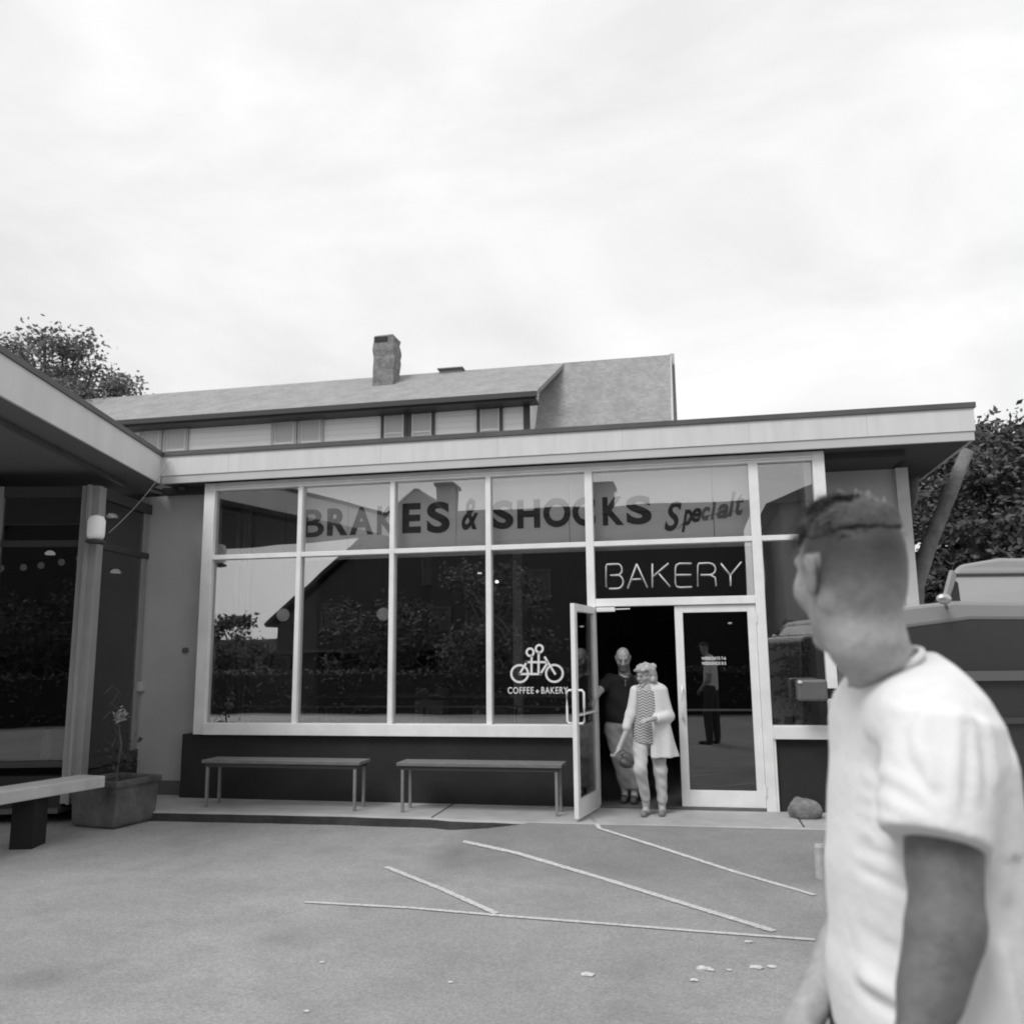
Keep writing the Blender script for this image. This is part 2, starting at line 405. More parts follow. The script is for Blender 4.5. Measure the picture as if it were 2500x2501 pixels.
# ---------------------------------------------------------------- shop building
shop = empty('shop_building', (-2, 0, 0), label='single storey shop with white framed plate glass windows under a flat roof', cat='shop')
XL, XLo, XPL, X1, X2, X3, X4, X5, XR, XRo = -5.589, -5.73, -5.888, -4.475, -3.327, -2.187, -1.042, .735, 1.347, 1.47
ZH, ZH2, ZT, ZD, ZS, ZSB = 3.605, 3.70, 2.786, 2.10, .848, .718
FY = -.03  # frame front
fr_ = MB()
D2 = .09
def bx(a, b): fr_.box(a, b)
bx((XLo, FY, ZSB), (XL, D2, ZH2))                                   # left jamb
bx((XR, FY, ZSB), (XRo, D2, ZH2))                                   # right jamb
bx((XL, FY+.002, ZH), (XR, D2, ZH2))                                # head
bx((XL, FY-.02, ZH+.03), (XR, FY, ZH+.045))
for xm, wd, z0 in ((X1, .056, ZS), (X2, .056, ZS), (X3, .06, ZS), (X4, .086, 0.0), (X5, .1, 0.0)):
    bx((xm-wd/2, FY, z0), (xm+wd/2, D2, ZH))
for a, b in ((XL, X1-.028), (X1+.028, X2-.028), (X2+.028, X3-.03), (X3+.03, X4-.043), (X4+.043, X5-.05), (X5+.05, XR)):
    bx((a, FY+.004, ZT-.025), (b, D2, ZT+.03))
bx((XL, FY-.035, ZSB), (X4-.043, D2, ZS)); bx((X5+.05, FY-.035, ZSB), (XR, D2, ZS))   # sills
bx((X4+.043, FY+.003, ZD), (X5-.05, D2, ZD+.085))                   # door head
bx((X5+.052, FY, 0.0), (X5+.075, D2, ZSB))
fr_.build('window_frame', white, shop, bevel=.004)
# stops: thin grey gaskets behind frame front
gk = mat('gasket', .08)
panes = [(XL, X1-.028), (X1+.028, X2-.028), (X2+.028, X3-.03), (X3+.03, X4-.043)]
def pane(x0, x1, z0, z1, m=glass, par=shop, y=.03):
    b = MB(); b.box((x0-.003, y, z0-.003), (x1+.003, y+.006, z1+.003)); o = b.build('window_pane', m, par)
    return o
glass_u = glassmat('clerestory_glass', .15, .97)
for a, b in panes: pane(a, b, ZS, ZT-.025); pane(a, b, ZT+.03, ZH, glass_u)
pane(X4+.043, X5-.05, ZT+.03, ZH, glass_u); pane(X4+.043, X5-.05, ZD+.085, ZT-.025)
pane(X5+.05, XR, ZT+.03, ZH, glass_u); pane(X5+.05, XR, ZS, ZT-.025)
# plinth
p = MB(); p.box((XPL, .012, -.1), (X4-.045, .3, ZSB-.003)); p.build('plinth', darkwall, shop)
p = MB(); p.box((X5+.078, .012, -.1), (XRo+.03, .3, ZSB-.003)); p.build('plinth', darkwall, shop)
# recessed walls left and right of the window bay
lw_ = MB(); lw_.box((-6.75, .22, -.1), (XLo, .4, 3.62)); lw_.build('wall', graywall, shop)
b = MB(); b.box((-6.7, .19, -.02), (XPL-.001, .218, .16)); b.build('base_board', mat('base_board_paint', .12, .8, .2, 4), shop)
XW = aty(2196, 1300, .75)[0]
rw = MB(); rw.box((XRo, .75, -.1), (XW, .95, 3.62)); rw.box((XRo-.2, .1, -.1), (XRo-.001, .75, 3.62)); rw.build('wall', graywall, shop)
b = MB(); b.box((XW, .7, -.1), (XW+.13, .97, 3.62)); b.build('corner_board', mat('corner_board_paint', .55, .7, .1), shop)
# roof: slab, fascia with lower trim, dark edge flashing
FYF = -.16; FT, FB = 4.08, 3.70
XFR = aty(2377, 1000, FYF)[0]; XFL = -6.25
b = MB(); b.prism([(XFL, FYF+.03, FB+.06), (XFR-.02, FYF+.03, FB+.06), (XFR-.02, 7.8, FB+.06), (-6.6, 7.8, FB+.06)], (0, 0, FT-FB-.1)); b.build('roof', mat('roof_gravel', .2, .9, .2, 30), shop)
b = MB(); b.box((XFL, FYF, FB+.095), (XFR, FYF+.028, FT-.045)); b.box((XFR-.028, FYF+.03, FB+.095), (XFR, 7.8, FT-.045)); b.build('fascia', fasc, shop)
b = MB(); b.box((XFL+.01, FYF+.012, FB), (XFR-.012, FYF+.05, FB+.093)); b.box((XFR-.05, FYF+.052, FB), (XFR-.014, 7.8, FB+.093)); b.build('fascia_trim', fasc2, shop)
b = MB(); b.box((XFL-.01, FYF-.02, FT-.043), (XFR+.02, FYF+.06, FT+.012)); b.box((XFR-.04, FYF+.062, FT-.043), (XFR+.02, 7.8, FT+.012)); b.build('roof_edge', capm, shop)
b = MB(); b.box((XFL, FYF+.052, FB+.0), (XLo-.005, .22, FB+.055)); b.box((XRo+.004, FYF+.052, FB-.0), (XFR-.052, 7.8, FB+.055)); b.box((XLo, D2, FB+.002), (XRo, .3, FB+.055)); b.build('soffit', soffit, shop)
for u in (560, 930, 1215, 1520, 1830, 2120):
    xx = aty(u, 1080, FYF)[0]; MB().box((xx-.003, FYF-.0015, FB+.097), (xx+.003, FYF+.001, FT-.047)).build('fascia_joint', fasc2, shop)
# interior shell
b = MB()
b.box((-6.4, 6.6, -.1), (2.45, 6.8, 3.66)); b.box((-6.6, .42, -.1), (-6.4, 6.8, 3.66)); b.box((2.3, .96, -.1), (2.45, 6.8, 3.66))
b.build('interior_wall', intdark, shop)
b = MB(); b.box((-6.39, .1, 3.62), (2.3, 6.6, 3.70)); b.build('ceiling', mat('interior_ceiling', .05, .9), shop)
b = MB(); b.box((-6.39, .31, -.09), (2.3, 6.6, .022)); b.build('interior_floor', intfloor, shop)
b = MB(); b.box((X4+.045, -.02, -.05), (X5-.052, .31, .026)); b.build('door_threshold', mat('threshold_metal', .12, .6, .2), shop, bevel=.004)
colx = aty(1265, 1500, 1.1)[0]
b = MB(); b.box((colx-.055, 1.04, .02), (colx+.055, 1.16, 3.62)); b.build('interior_column', mat('column_paint', .55, .7), shop)
# partition at the left of the room
b = MB(); b.box((-5.9, 1.6, .02), (-4.95, 1.7, 3.6)); b.build('interior_partition', mat('partition_paint', .22, .8), shop)
x0_, x1_ = aty(1862, 1600, 1.0)[0], 2.29
b = MB(); b.box((x0_, 1.0, .03), (x1_, 1.06, 3.6)); b.build('pale_partition', mat('pale_partition_paint', .82, .9, .05, 2), shop)
b = MB()
for u in (572, 590, 600): 
    xx = aty(u, 1600, 1.5)[0]; b.box((xx-.015, 1.45, .02), (xx+.012, 1.49, 3.6))
b.build('curtain_track_post', mat('pale_post', .4), shop)
# ---- fixed door leaf
def leaf(x0, x1, y, z0=.03, z1=ZD-.006, th=.045, par=None, gm=glass_d, name='door'):
    st = .085; d = MB()
    d.box((x0, y, z0), (x0+st, y+th, z1)); d.box((x1-st, y, z0), (x1, y+th, z1))
    d.box((x0+st, y+.001, z1-.075), (x1-st, y+th-.001, z1)); d.box((x0+st, y+.001, z0), (x1-st, y+th-.001, z0+.165))
    o = d.build(name, white, par, bevel=.003)
    pn = MB().box((x0+st-.002, y+.02, z0+.163), (x1-st+.002, y+.026, z1-.073)).build('door_glass', gm, o)
    r = MB().tube([(x0+st, y+.055, 1.0), (x1-st, y+.055, 1.0)], .012, 8).build('push_bar', white, o)
    return o
def dhandle(x, y, s, par, z0=.92, z1=1.24, side=1):
    h = MB(); d = .065*s
    h.tube([(x, y, z0), (x, y-d*.7, z0), (x, y-d, z0+.02), (x, y-d, (z0+z1)/2), (x, y-d, z1-.02), (x, y-d*.7, z1), (x, y, z1)], .012, 8)
    return h.build('door_handle', white, par, smooth=True)
XD = -.155
d1 = leaf(XD, X5-.052, .0, par=shop)
dhandle(XD+.045, -.0, 1, d1)
# inner jamb reveal of the fixed leaf
for k, z in enumerate((.2, 1.95)): MB().tube([(X5-.05, -.035, z-.05), (X5-.05, -.035, z+.05)], .011, 8).build('hinge', white, d1)
def text(s, size, name, m, parent, loc, rotz=0, off=0, ext=.002, shear=0, sx=1, space=1, align='LEFT', tilt=0):
    c = bpy.data.curves.new(name, 'FONT'); c.body = s; c.size = size; c.offset = off; c.extrude = ext; c.shear = shear; c.space_character = space; c.align_x = align
    o = bpy.data.objects.new(name, c); COL.objects.link(o)
    o.matrix_world = Matrix.Translation(loc) @ Matrix.Rotation(rotz, 4, 'Z') @ Matrix.Rotation(PI/2, 4, 'X') @ Matrix.Rotation(tilt, 4, 'Z') @ Matrix.Diagonal((sx, 1, 1, 1))
    bpy.context.view_layer.update()
    dg = bpy.context.evaluated_depsgraph_get(); me = bpy.data.meshes.new_from_object(o.evaluated_get(dg)); me.transform(o.matrix_world)
    bpy.data.objects.remove(o)
    me.materials.clear(); me.materials.append(m); q = bpy.data.objects.new(name, me); COL.objects.link(q)
    if parent is not None: q.parent = parent; q.matrix_parent_inverse = pworld(parent).inverted()
    return q
vinyl = mat('white_vinyl', .75, .6)
hx, hz = aty(1714, 1612, .018)[0], aty(1714, 1612, .018)[2]
text('WEEKDAYS 7-6', .045, 'hours_lettering', vinyl, d1, (hx-.005, .016, hz), off=.0008, sx=.82)
text('WEEKENDS 8-5', .045, 'hours_lettering', vinyl, d1, (hx-.005, .016, hz-.052), off=.0008, sx=.82)
# ---- open door leaf, built closed then swung outwards on its hinge
hinge = Vector((X4+.05, -.03, 0))
od = leaf(X4+.05, X4+.05+.83, -.03, par=shop)
dhandle(X4+.05+.83-.042, -.03, 1, od); dhandle(X4+.05+.83-.042, .015, -1, od)
ANG = math.radians(-99)
rotm = Matrix.Translation(hinge+Vector((-.042, -.0, 0))) @ Matrix.Rotation(ANG, 4, 'Z') @ Matrix.Translation(-hinge)
def swing(o):
    o.data.transform(rotm)
    for ch in [c for c in bpy.data.objects if c.parent == o]: ch.data.transform(rotm)
swing(od)
b = MB(); b.box((X4+.06, -.09, ZD-.06), (X4+.26, -.035, ZD-.012)); b.bar((X4+.2, -.06, ZD-.035), (X4+.42, -.03, ZD-.03), .02, .012); b.build('door_closer', white, shop, bevel=.01)
# hardware on wall
b = MB(); p0 = aty(345, 1677, .2); b.box((p0[0]-.045, .14, p0[2]-.06), (p0[0]+.045, .22, p0[2]+.06)); b.build('outlet_box', mat('pale_box', .5, .5), shop, bevel=.015)
b = MB(); p0 = aty(452, 1588, .2); b.box((p0[0]-.04, .19, p0[2]-.03), (p0[0]+.04, .22, p0[2]+.03)); b.build('hose_bib', mat('rust_grey', .12), shop, bevel=.015)
b = MB(); p0 = aty(444, 1192, .0); b.sph((p0[0], 0, FB-.03), .05, (1, 1, .7)); b.build('soffit_fixture', darkmetal, shop)

# ---------------------------------------------------------------- old sign inside the clerestory
sgn = empty('hanging_sign', (-2.5, .3, ZT), label='faded pale panel sign with dark hand painted BRAKES & SHOCKS behind the upper panes', cat='sign')
SY = .2
board = mat('sign_board_paint', .8, .7, .05, 1)
xs_ = [aty(u, 1280, SY)[0] for u in (742, 850, 1114, 1390, 1743, 1838)]
bd = MB()
for i in range(len(xs_)-1): bd.box((xs_[i]+.003, SY, ZT-.05), (xs_[i+1]-.003, SY+.02, ZH+.05))
bd.build('sign_board', board, sgn)
sgl = mat('sign_lettering', .05, .7, .2, 8); sglf = mat('faded_lettering', .2, .7, .2, 8)
def sletter(ch, u0, u1, vb, vt, m, off=.012, shear=0, tilt=0):
    y = SY-.004; a = aty(u0, vb, y); b2 = aty(u1, vt, y); hgt = b2[2]-a[2]
    q = text(ch, 1, 'sign_letter', m, sgn, (0, y, 0), off=0, ext=.0015, shear=shear)
    co = np.array([v.co[:] for v in q.data.vertices]); 
    x0, x1, z0, z1 = co[:, 0].min(), co[:, 0].max(), co[:, 2].min(), co[:, 2].max(); bpy.data.objects.remove(q)
    size = hgt/(z1-z0)
    q = text(ch, size, 'sign_letter', m, sgn, (0, y, 0), off=off, ext=.0015, shear=shear)
    co = np.array([v.co[:] for v in q.data.vertices]); x0, x1, z0, z1 = co[:, 0].min(), co[:, 0].max(), co[:, 2].min(), co[:, 2].max()
    ww = b2[0]-a[0]
    for v in q.data.vertices:
        v.co.x = a[0]+(v.co.x-x0)/(x1-x0)*ww; v.co.z = a[2]+(v.co.z-z0)/(z1-z0)*hgt
    q.data.update(); return q
for ch, u0, u1, vb, vt in [('B', 737, 792, 1313, 1243), ('R', 798, 850, 1309, 1240), ('A', 853, 912, 1307, 1237), ('K', 920, 968, 1305, 1234),
                           ('E', 982, 1028, 1303, 1228), ('S', 1042, 1098, 1303, 1224), ('&', 1127, 1167, 1295, 1217),
                           ('S', 1203, 1253, 1293, 1221), ('H', 1263, 1318, 1291, 1219), ('O', 1327, 1392, 1289, 1215), ('C', 1398, 1452, 1286, 1213), ('K', 1472, 1522, 1284, 1212), ('S', 1530, 1589, 1282, 1209)]:
    sletter(ch, u0, u1, vb, vt, sgl, off={'&': .011, 'B': .008}.get(ch, .02), shear=.25 if ch == '&' else 0)
for ch, u0, u1, vb, vt, m_ in [('S', 1622, 1664, 1298, 1224, sgl), ('p', 1664, 1690, 1300, 1244, sgl), ('e', 1688, 1712, 1276, 1240, sgl), ('c', 1712, 1734, 1272, 1237, sglf), ('i', 1735, 1748, 1269, 1224, sglf), ('a', 1750, 1778, 1267, 1230, sglf), ('l', 1778, 1796, 1262, 1200, sglf), ('t', 1796, 1816, 1259, 1205, sglf)]:
    sletter(ch, u0, u1, vb, vt, m_, off=.012, shear=.35)
b = MB(); yk = SY-.006
lig = [(1655, 1292), (1672, 1272), (1690, 1262), (1712, 1262), (1735, 1258), (1752, 1254), (1780, 1250), (1812, 1246)]
b.tube([tuple(aty(u, v, yk)) for u, v in lig], .004, 5); b.build('script_join_stroke', sglf, sgn)
# ---------------------------------------------------------------- neon sign BAKERY
neon = empty('neon_sign', (0, .06, ZD), label='BAKERY in thin pale unlit tube letters above the doorway', cat='neon sign')
ntm = mat('pale_tube_glass', .62, .25, spec=.6)
NY = -.012
def npt(u, v): q = aty(u, v, NY); return (q[0], q[1], q[2])
def arc(cx, cy, rx, ry, a0, a1, n=8): return [(cx+rx*math.cos(math.radians(a0+(a1-a0)*i/n)), cy-ry*math.sin(math.radians(a0+(a1-a0)*i/n))) for i in range(n+1)]
def q6(x, y): return 1440+x*600/1931, 1120+y*600/1931
letters = {
 'B': [[(128, 1010), (126, 850), (132, 832)]+[(215, 828)]+arc(218, 872, 34, 44, 80, -80)+[(160, 918)], [(205, 914)]+arc(212, 968, 50, 54, 85, -85)+[(150, 1022)]],
 'A': [[(296, 1020), (368, 828)], [(368, 828), (452, 1012)], [(330, 950), (402, 946)]],
 'K': [[(491, 826), (491, 1012)], [(618, 822), (497, 925)], [(543, 905), (630, 1005)]],
 'E': [[(800, 824), (705, 824), (680, 836), (672, 860), (672, 980), (682, 1004), (708, 1012), (803, 1008)], [(674, 914), (797, 913)]],
 'R': [[(848, 1003), (848, 840), (856, 824), (935, 820)]+arc(940, 868, 48, 46, 85, -85)+[(870, 914)], [(948, 914), (985, 935), (993, 1000)]],
 'Y': [[(1030, 824), (1105, 916)], [(1190, 812), (1105, 916)], [(1105, 916), (1107, 1000)]]}
for ch, strokes in letters.items():
    b = MB()
    for s_ in strokes: b.tube([npt(*q6(*p_)) for p_ in s_], .0075, 8)
    b.build('neon_letter', ntm, neon, smooth=True)
# ---------------------------------------------------------------- window decal: tandem bicycle logo
dec = empty('window_decal', (aty(1313, 1650, .02)[0], .025, 1.2), label='white line drawing of two riders on a tandem bicycle over COFFEE + BAKERY on the glass', cat='decal')
def dq(x, y): q = aty(1200+x*250/1931, 1540+y*250/1931, .022); return (q[0], q[2])
def strip(b, pts, wd, closed=False):
    P = [Vector((x, 0, z)) for x, z in pts]; n = len(P); L_, R_ = [], []
    for i in range(n):
        d = (P[(i+1) % n] if closed or i < n-1 else P[i])-(P[i-1] if closed or i > 0 else P[i]); d.normalize(); nn = Vector((-d.z, 0, d.x))*wd/2
        if not closed and i == 0: e = -d*wd/2
        elif not closed and i == n-1: e = d*wd/2
        else: e = Vector((0, 0, 0))
        for lst, sg in ((L_, 1), (R_, -1)):
            q = P[i]+nn*sg+e; lst.append((b.bm.verts.new((q.x, .024, q.z)), b.bm.verts.new((q.x, .026, q.z))))
    for i in range(n if closed else n-1):
        j = (i+1) % n
        b.bm.faces.new((L_[i][0], L_[j][0], R_[j][0], R_[i][0]))
LW = .0235
for cx, cy in ((530, 815), (1185, 810)):
    b = MB(); strip(b, [dq(cx+158*math.cos(a), cy+160*math.sin(a)) for a in np.linspace(0, 2*PI, 33)[:-1]], LW, True); b.build('wheel_drawing', vinyl, dec)
b = MB()
for cx, cy in ((727, 410), (900, 345)): strip(b, [dq(cx+66*math.cos(a), cy+70*math.sin(a)) for a in np.linspace(0, 2*PI, 25)[:-1]], LW, True)
strip(b, [dq(755, 490), dq(752, 810)], LW); strip(b, [dq(888, 430), dq(885, 820)], LW)
b.build('rider_drawing', vinyl, dec)
b = MB()
for s_ in ([(530, 818), (662, 598), (1040, 598)], [(530, 822), (920, 822), (1040, 635)], [(1008, 510), (1195, 815)]):
    for i in range(len(s_)-1): strip(b, [dq(*s_[i]), dq(*s_[i+1])], LW)
for v in b.bm.verts: v.co.y -= .0015
b.build('frame_drawing', vinyl, dec)
a0 = dq(305, 1195); a1 = dq(1430, 1110)
for wd_, xa, xb in (('COFFEE', 305, 795), ('BAKERY', 938, 1440)):
    q = text(wd_, .07, 'decal_lettering', vinyl, dec, (a0[0], .024, a0[1]), off=.0008, ext=.0005, space=1.12)
    xa, xb = dq(xa, 1150)[0], dq(xb, 1150)[0]
    co = [v.co.x for v in q.data.vertices]; s_ = (xb-xa)/(max(co)-min(co)); zz = [v.co.z for v in q.data.vertices]; sz = .072/(max(zz)-min(zz))
    m0, z0_ = min(co), min(zz)
    for v in q.data.vertices: v.co.x = xa+(v.co.x-m0)*s_; v.co.z = a0[1]+(v.co.z-z0_)*sz
b = MB(); strip(b, [dq(840, 1150), dq(885, 1150)], .012); strip(b, [dq(862, 1125), dq(862, 1175)], .0121)
for v in b.bm.verts[8:] if 0 else list(b.bm.verts)[8:]: v.co.y -= .0004
b.build('decal_plus', vinyl, dec)

# ---------------------------------------------------------------- benches in front of the plinth
def bench(u0, u1, lab):
    x0 = aty(u0, 1850, -.62)[0]; x1 = aty(u1, 1850, -.62)[0]; zt = .47+.03
    r = empty('bench', ((x0+x1)/2, -.45, 0), label=lab, cat='bench', group='slim benches against the dark plinth')
    s = MB(); s.box((x0, -.60, zt-.035), (x1, -.44, zt)); s.box((x0, -.425, zt-.035), (x1, -.27, zt)); s.build('seat', woodgray, r, bevel=.005)
    s = MB(); s.box((x0+.03, -.575, zt-.075), (x1-.03, -.555, zt-.037)); s.box((x0+.03, -.315, zt-.075), (x1-.03, -.295, zt-.037)); s.build('apron_rail', darkmetal, r)
    for xx in (x0+.06, x1-.06):
        for yy in (-.565, -.305): MB().box((xx-.014, yy-.014, 0.001), (xx+.014, yy+.014, zt-.076)).build('leg', steel, r)
    return r
bench(490, 876, 'low grey bench under the leftmost shop windows')
bench(966, 1370, 'low grey bench beside the open door')

# ---------------------------------------------------------------- boulder by the entrance
p0 = atz(1968, 2003, 0)
s = SDF((p0[0]-.3, -.9, -.05), (p0[0]+.3, .2, .35), .012)
cy_ = p0[1]+.12
s.ell((p0[0], cy_, .07), (.15, .12, .11), k=.03); s.ell((p0[0]+.05, cy_, .06), (.12, .12, .1), k=.03); s.ell((p0[0]-.03, cy_-.02, .12), (.09, .09, .07), k=.03)
def rockd(V, Nn): return .012*np.sin(V[:, 0]*37+V[:, 2]*23)*np.sin(V[:, 1]*31+V[:, 0]*11)
s.build('boulder', mat('rough_stone', .2, .95, .35, 14, .8, 40), label='rounded grey stone standing on the walkway right of the doors', cat='stone', disp=rockd)

# ---------------------------------------------------------------- wing building with glazed corner
wing = empty('glazed_wing_building', (-8, -2, 0), label='low glazed wing with deep overhanging roof at the left edge', cat='building')
th = math.atan2(.24, .97)                                   # its walls are turned a few degrees from the shop front
P0 = Vector((-6.47, -1.05, 0)); FD = Vector((-math.cos(th), -math.sin(th), 0)); SDv = Vector((-math.sin(th)*.55, 1, 0)).normalized()
ZW = 3.5; ZWT = 2.86; ZWS = .52
wfr = mat('wing_frame_paint', .3, .6, .1, 3); wfd = mat('wing_dark_trim', .05, .6)
def wp(s_, z, off=0): q = P0+FD*s_; n = Vector((FD.y, -FD.x, 0)); return (q.x-n.x*off, q.y-n.y*off, z)
b = MB(); b.bar((P0.x, P0.y, .1), (P0.x, P0.y, ZW), .17, .2, up=FD); b.build('corner_post', wfr, wing, bevel=.006)
b = MB(); b.bar((P0.x+.03, P0.y-.11, .1), (P0.x+.03, P0.y-.11, ZW), .06, .03, up=FD); b.build('corner_post_cover', wfr, wing)
for s_ in (1.02, 2.2, 3.5, 4.9): b = MB(); b.bar(wp(s_, ZWS), wp(s_, ZW), .07, .1, up=FD); b.build('mullion', wfr, wing)
b = MB(); b.bar(wp(.09, ZWT), wp(6, ZWT), .05, .07); b.bar(wp(.09, ZW-.06), wp(6, ZW-.06), .06, .12); b.build('transom', wfd, wing)
b = MB(); b.bar(wp(.09, ZWS-.02), wp(6, ZWS-.02), .12, .06); b.build('sill', wfd, wing)
b = MB(); b.bar(wp(.09, .2), wp(6, .2), .12, .36); b.build('plinth', darkwall, wing)
E1 = P0+SDv*1.2
b = MB(); b.bar((E1.x-.02, E1.y, ZWS-.1), (E1.x-.02, E1.y, ZWT-.03), .08, .12, up=SDv); b.bar((E1.x-.02, E1.y, ZWT+.03), (E1.x-.02, E1.y, ZW-.1), .07, .12, up=SDv); b.build('side_jamb', wfr, wing)
for z_, a_, b_ in ((ZWT, .05, .07), (ZW-.05, .07, .12), (ZWS-.05, .06, .1)): MB().bar((P0.x, P0.y+.1, z_), (E1.x, E1.y+.08, z_), a_, b_).build('side_rail', wfd, wing)
b = MB(); b.bar((P0.x, P0.y+.1, .2), (E1.x, E1.y+.08, .2), .06, .4); b.build('side_plinth', darkwall, wing)
b = MB(); b.prism([wp(.09, ZWS, .0), wp(6, ZWS, .0), wp(6, ZW, .0), wp(.09, ZW, .0)], (FD.y*.006, -FD.x*.006, 0)); b.build('window_pane', glass_w, wing)
b = MB(); b.prism([(P0.x, P0.y+.1, ZWS), (E1.x, E1.y, ZWS), (E1.x, E1.y, ZW-.1), (P0.x, P0.y+.1, ZW-.1)], (.006, 0, 0)); b.build('window_pane', glass_w, wing)
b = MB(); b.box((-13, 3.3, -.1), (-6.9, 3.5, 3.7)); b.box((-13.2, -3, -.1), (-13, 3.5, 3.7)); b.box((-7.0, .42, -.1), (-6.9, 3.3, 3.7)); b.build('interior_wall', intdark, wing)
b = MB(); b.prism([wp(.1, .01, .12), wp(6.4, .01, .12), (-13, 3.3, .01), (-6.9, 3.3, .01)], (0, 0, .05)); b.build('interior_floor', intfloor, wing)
# roof with fascia along the visible edge
K0 = Vector((-6.25, -.16)); K1 = K0+Vector((.24, -.97)).normalized()*4.9; K2 = K1+Vector((-.97, -.24)).normalized()*9
b = MB(); b.prism([(K0.x-.03, K0.y, FB+.06), (K1.x-.03, K1.y+.03, FB+.06), (K2.x, K2.y+.03, FB+.06), (-14.5, 4.2, FB+.06), (-6.64, 7.8, FB+.06), (-6.64, -.1, FB+.06)], (0, 0, FT-FB-.1)); b.build('roof', mat('wing_roof', .2, .9, .2, 30), wing)
def edgebar(p, q, z0, z1, t, off, name, m):
    p = Vector((p.x, p.y, 0)); q = Vector((q.x, q.y, 0)); d = (q-p).normalized(); n = Vector((-d.y, d.x, 0))
    return MB().prism([p+n*off+Vector((0, 0, z0)), q+n*off+Vector((0, 0, z0)), q+n*(off-t)+Vector((0, 0, z0)), p+n*(off-t)+Vector((0, 0, z0))], (0, 0, z1-z0)).build(name, m, wing)
edgebar(K0, K1, FB+.0, FT-.045, .03, .0, 'fascia', fasc)
edgebar(K0, K1, FT-.043, FT+.012, .09, .02, 'roof_edge', capm)
edgebar(K1, K2, FB, FT-.045, .03, .0, 'fascia', fasc)
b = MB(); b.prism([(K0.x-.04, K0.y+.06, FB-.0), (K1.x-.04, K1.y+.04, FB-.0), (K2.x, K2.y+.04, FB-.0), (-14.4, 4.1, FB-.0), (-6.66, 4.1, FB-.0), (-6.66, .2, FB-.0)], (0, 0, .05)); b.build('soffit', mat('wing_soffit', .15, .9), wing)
b = MB(); q0 = Vector((K0.x-.35, K0.y-.2, FB-.03)); q1 = Vector((K1.x-.35, K1.y, FB-.03)); b.bar(q0, q1, .04, .05); b.build('soffit_batten', capm, wing)
# wall lamp on the corner post
p1 = aty(235, 1290, P0.y-.2); lamp = empty('wall_lamp', tuple(p1), label='white frosted cylinder lamp on the glazed corner post', cat='lamp')
b = MB(); b.lathe((p1[0], p1[1], p1[2]-.12), [(.05, 0), (.085, .02), (.09, .06), (.09, .2), (.07, .245), (.03, .26)], 20); b.build('lamp_shade', emit('frosted_glass_glow', .7, .12), lamp, smooth=True)  # lamp is unlit; faint emission added to brighten its shade
b = MB(); b.lathe((p1[0], p1[1], p1[2]-.17), [(.06, 0), (.1, .01), (.1, .035), (.05, .05)], 20); b.bar((p1[0], p1[1], p1[2]-.15), (p1[0], P0.y-.05, p1[2]-.15), .05, .03); b.build('lamp_base', darkmetal, lamp, smooth=False)
# cable from the fascia to the lamp
cpts = []
c0 = Vector(aty(418, 1125, FYF-.02)); c1 = Vector((p1[0]+.12, p1[1]+.05, p1[2]-.05))
for i in range(13): t_ = i/12; q = c0.lerp(c1, t_); q.z -= .12*math.sin(PI*t_)*.5; cpts.append(q)
MB().tube(cpts, .004, 5).build('overhead_cable', mat('cable_sheath', .3, .6), label='thin pale cable running from the roof corner down to the wall lamp', cat='cable')
# string of bulbs in the wing
sl_ = empty('string_lights', wp(.6, 2.9, .5), label='string of clear globe bulbs hanging behind the wing glass', cat='string lights')
bulbm = emit('clear_bulb_glow', .3, .1); hot = emit('lit_spot', .9, 3.0)  # bulbs are unlit; faint emission stands in for their glass glints
pts = []
for i, (u, v) in enumerate([(-20, 1390), (2, 1388), (57, 1386), (100, 1381), (150, 1373), (194, 1364), (240, 1352)]):
    q = aty(u, v, -.55); pts.append(Vector(q)+Vector((0, 0, .06)))
    if i: MB().sph(q, .038, (1, 1, 1.1), 12).build('bulb', bulbm, sl_, smooth=True)
MB().tube(pts, .006, 5).build('wire', blackm, sl_)
for k, (u, v) in enumerate([(276, 1264), (284, 1400), (122, 1355)]):
    q = aty(u, v, .1)
    b = MB(); b.lathe((q[0], q[1], q[2]), [(.06, 0), (.062, .02), (.03, .05)], 14); o = b.build('ceiling_spotlight', hot if k < 2 else emit('dim_spot', .5, .6), smooth=True, label=['small lit spotlight behind the narrow side glass, the upper one', 'small lit spotlight behind the narrow side glass, the lower one', 'dim spotlight above the string of bulbs'][k], cat='spotlight', group='spotlights inside the wing')
# shelf with glasses in wing
shf = empty('glass_shelf', wp(.7, 2.1, -.0), label='dark shelf of faintly glinting glasses inside the glazed wing', cat='shelf')
q = aty(190, 1560, .3); MB().box((q[0]-.6, .2, q[2]-.03), (q[0]+.5, .5, q[2])).build('shelf_board', darkmetal, shf)
for k in range(7): 
    b = MB(); b.lathe((q[0]-.45+.13*k, .3, q[2]+.001), [(.03, 0), (.035, .09+.02*(k % 3)), (.03, .1+.02*(k % 3))], 10); b.build('drinking_glass', mat('glint%d' % k, .2, .1), shf, smooth=True)
# bottle standing at the wing window
q = aty(112, 1838, P0.y-.02+.25)
b = MB(); b.lathe((q[0], q[1], ZWS+.01), [(.05, 0), (.055, .02), (.055, .2), (.03, .24), (.035, .3)], 14); b.build('white_jug', mat('jug_ceramic', .55, .3), smooth=True, label='pale narrow jug standing on the sill of the wing window', cat='jug')
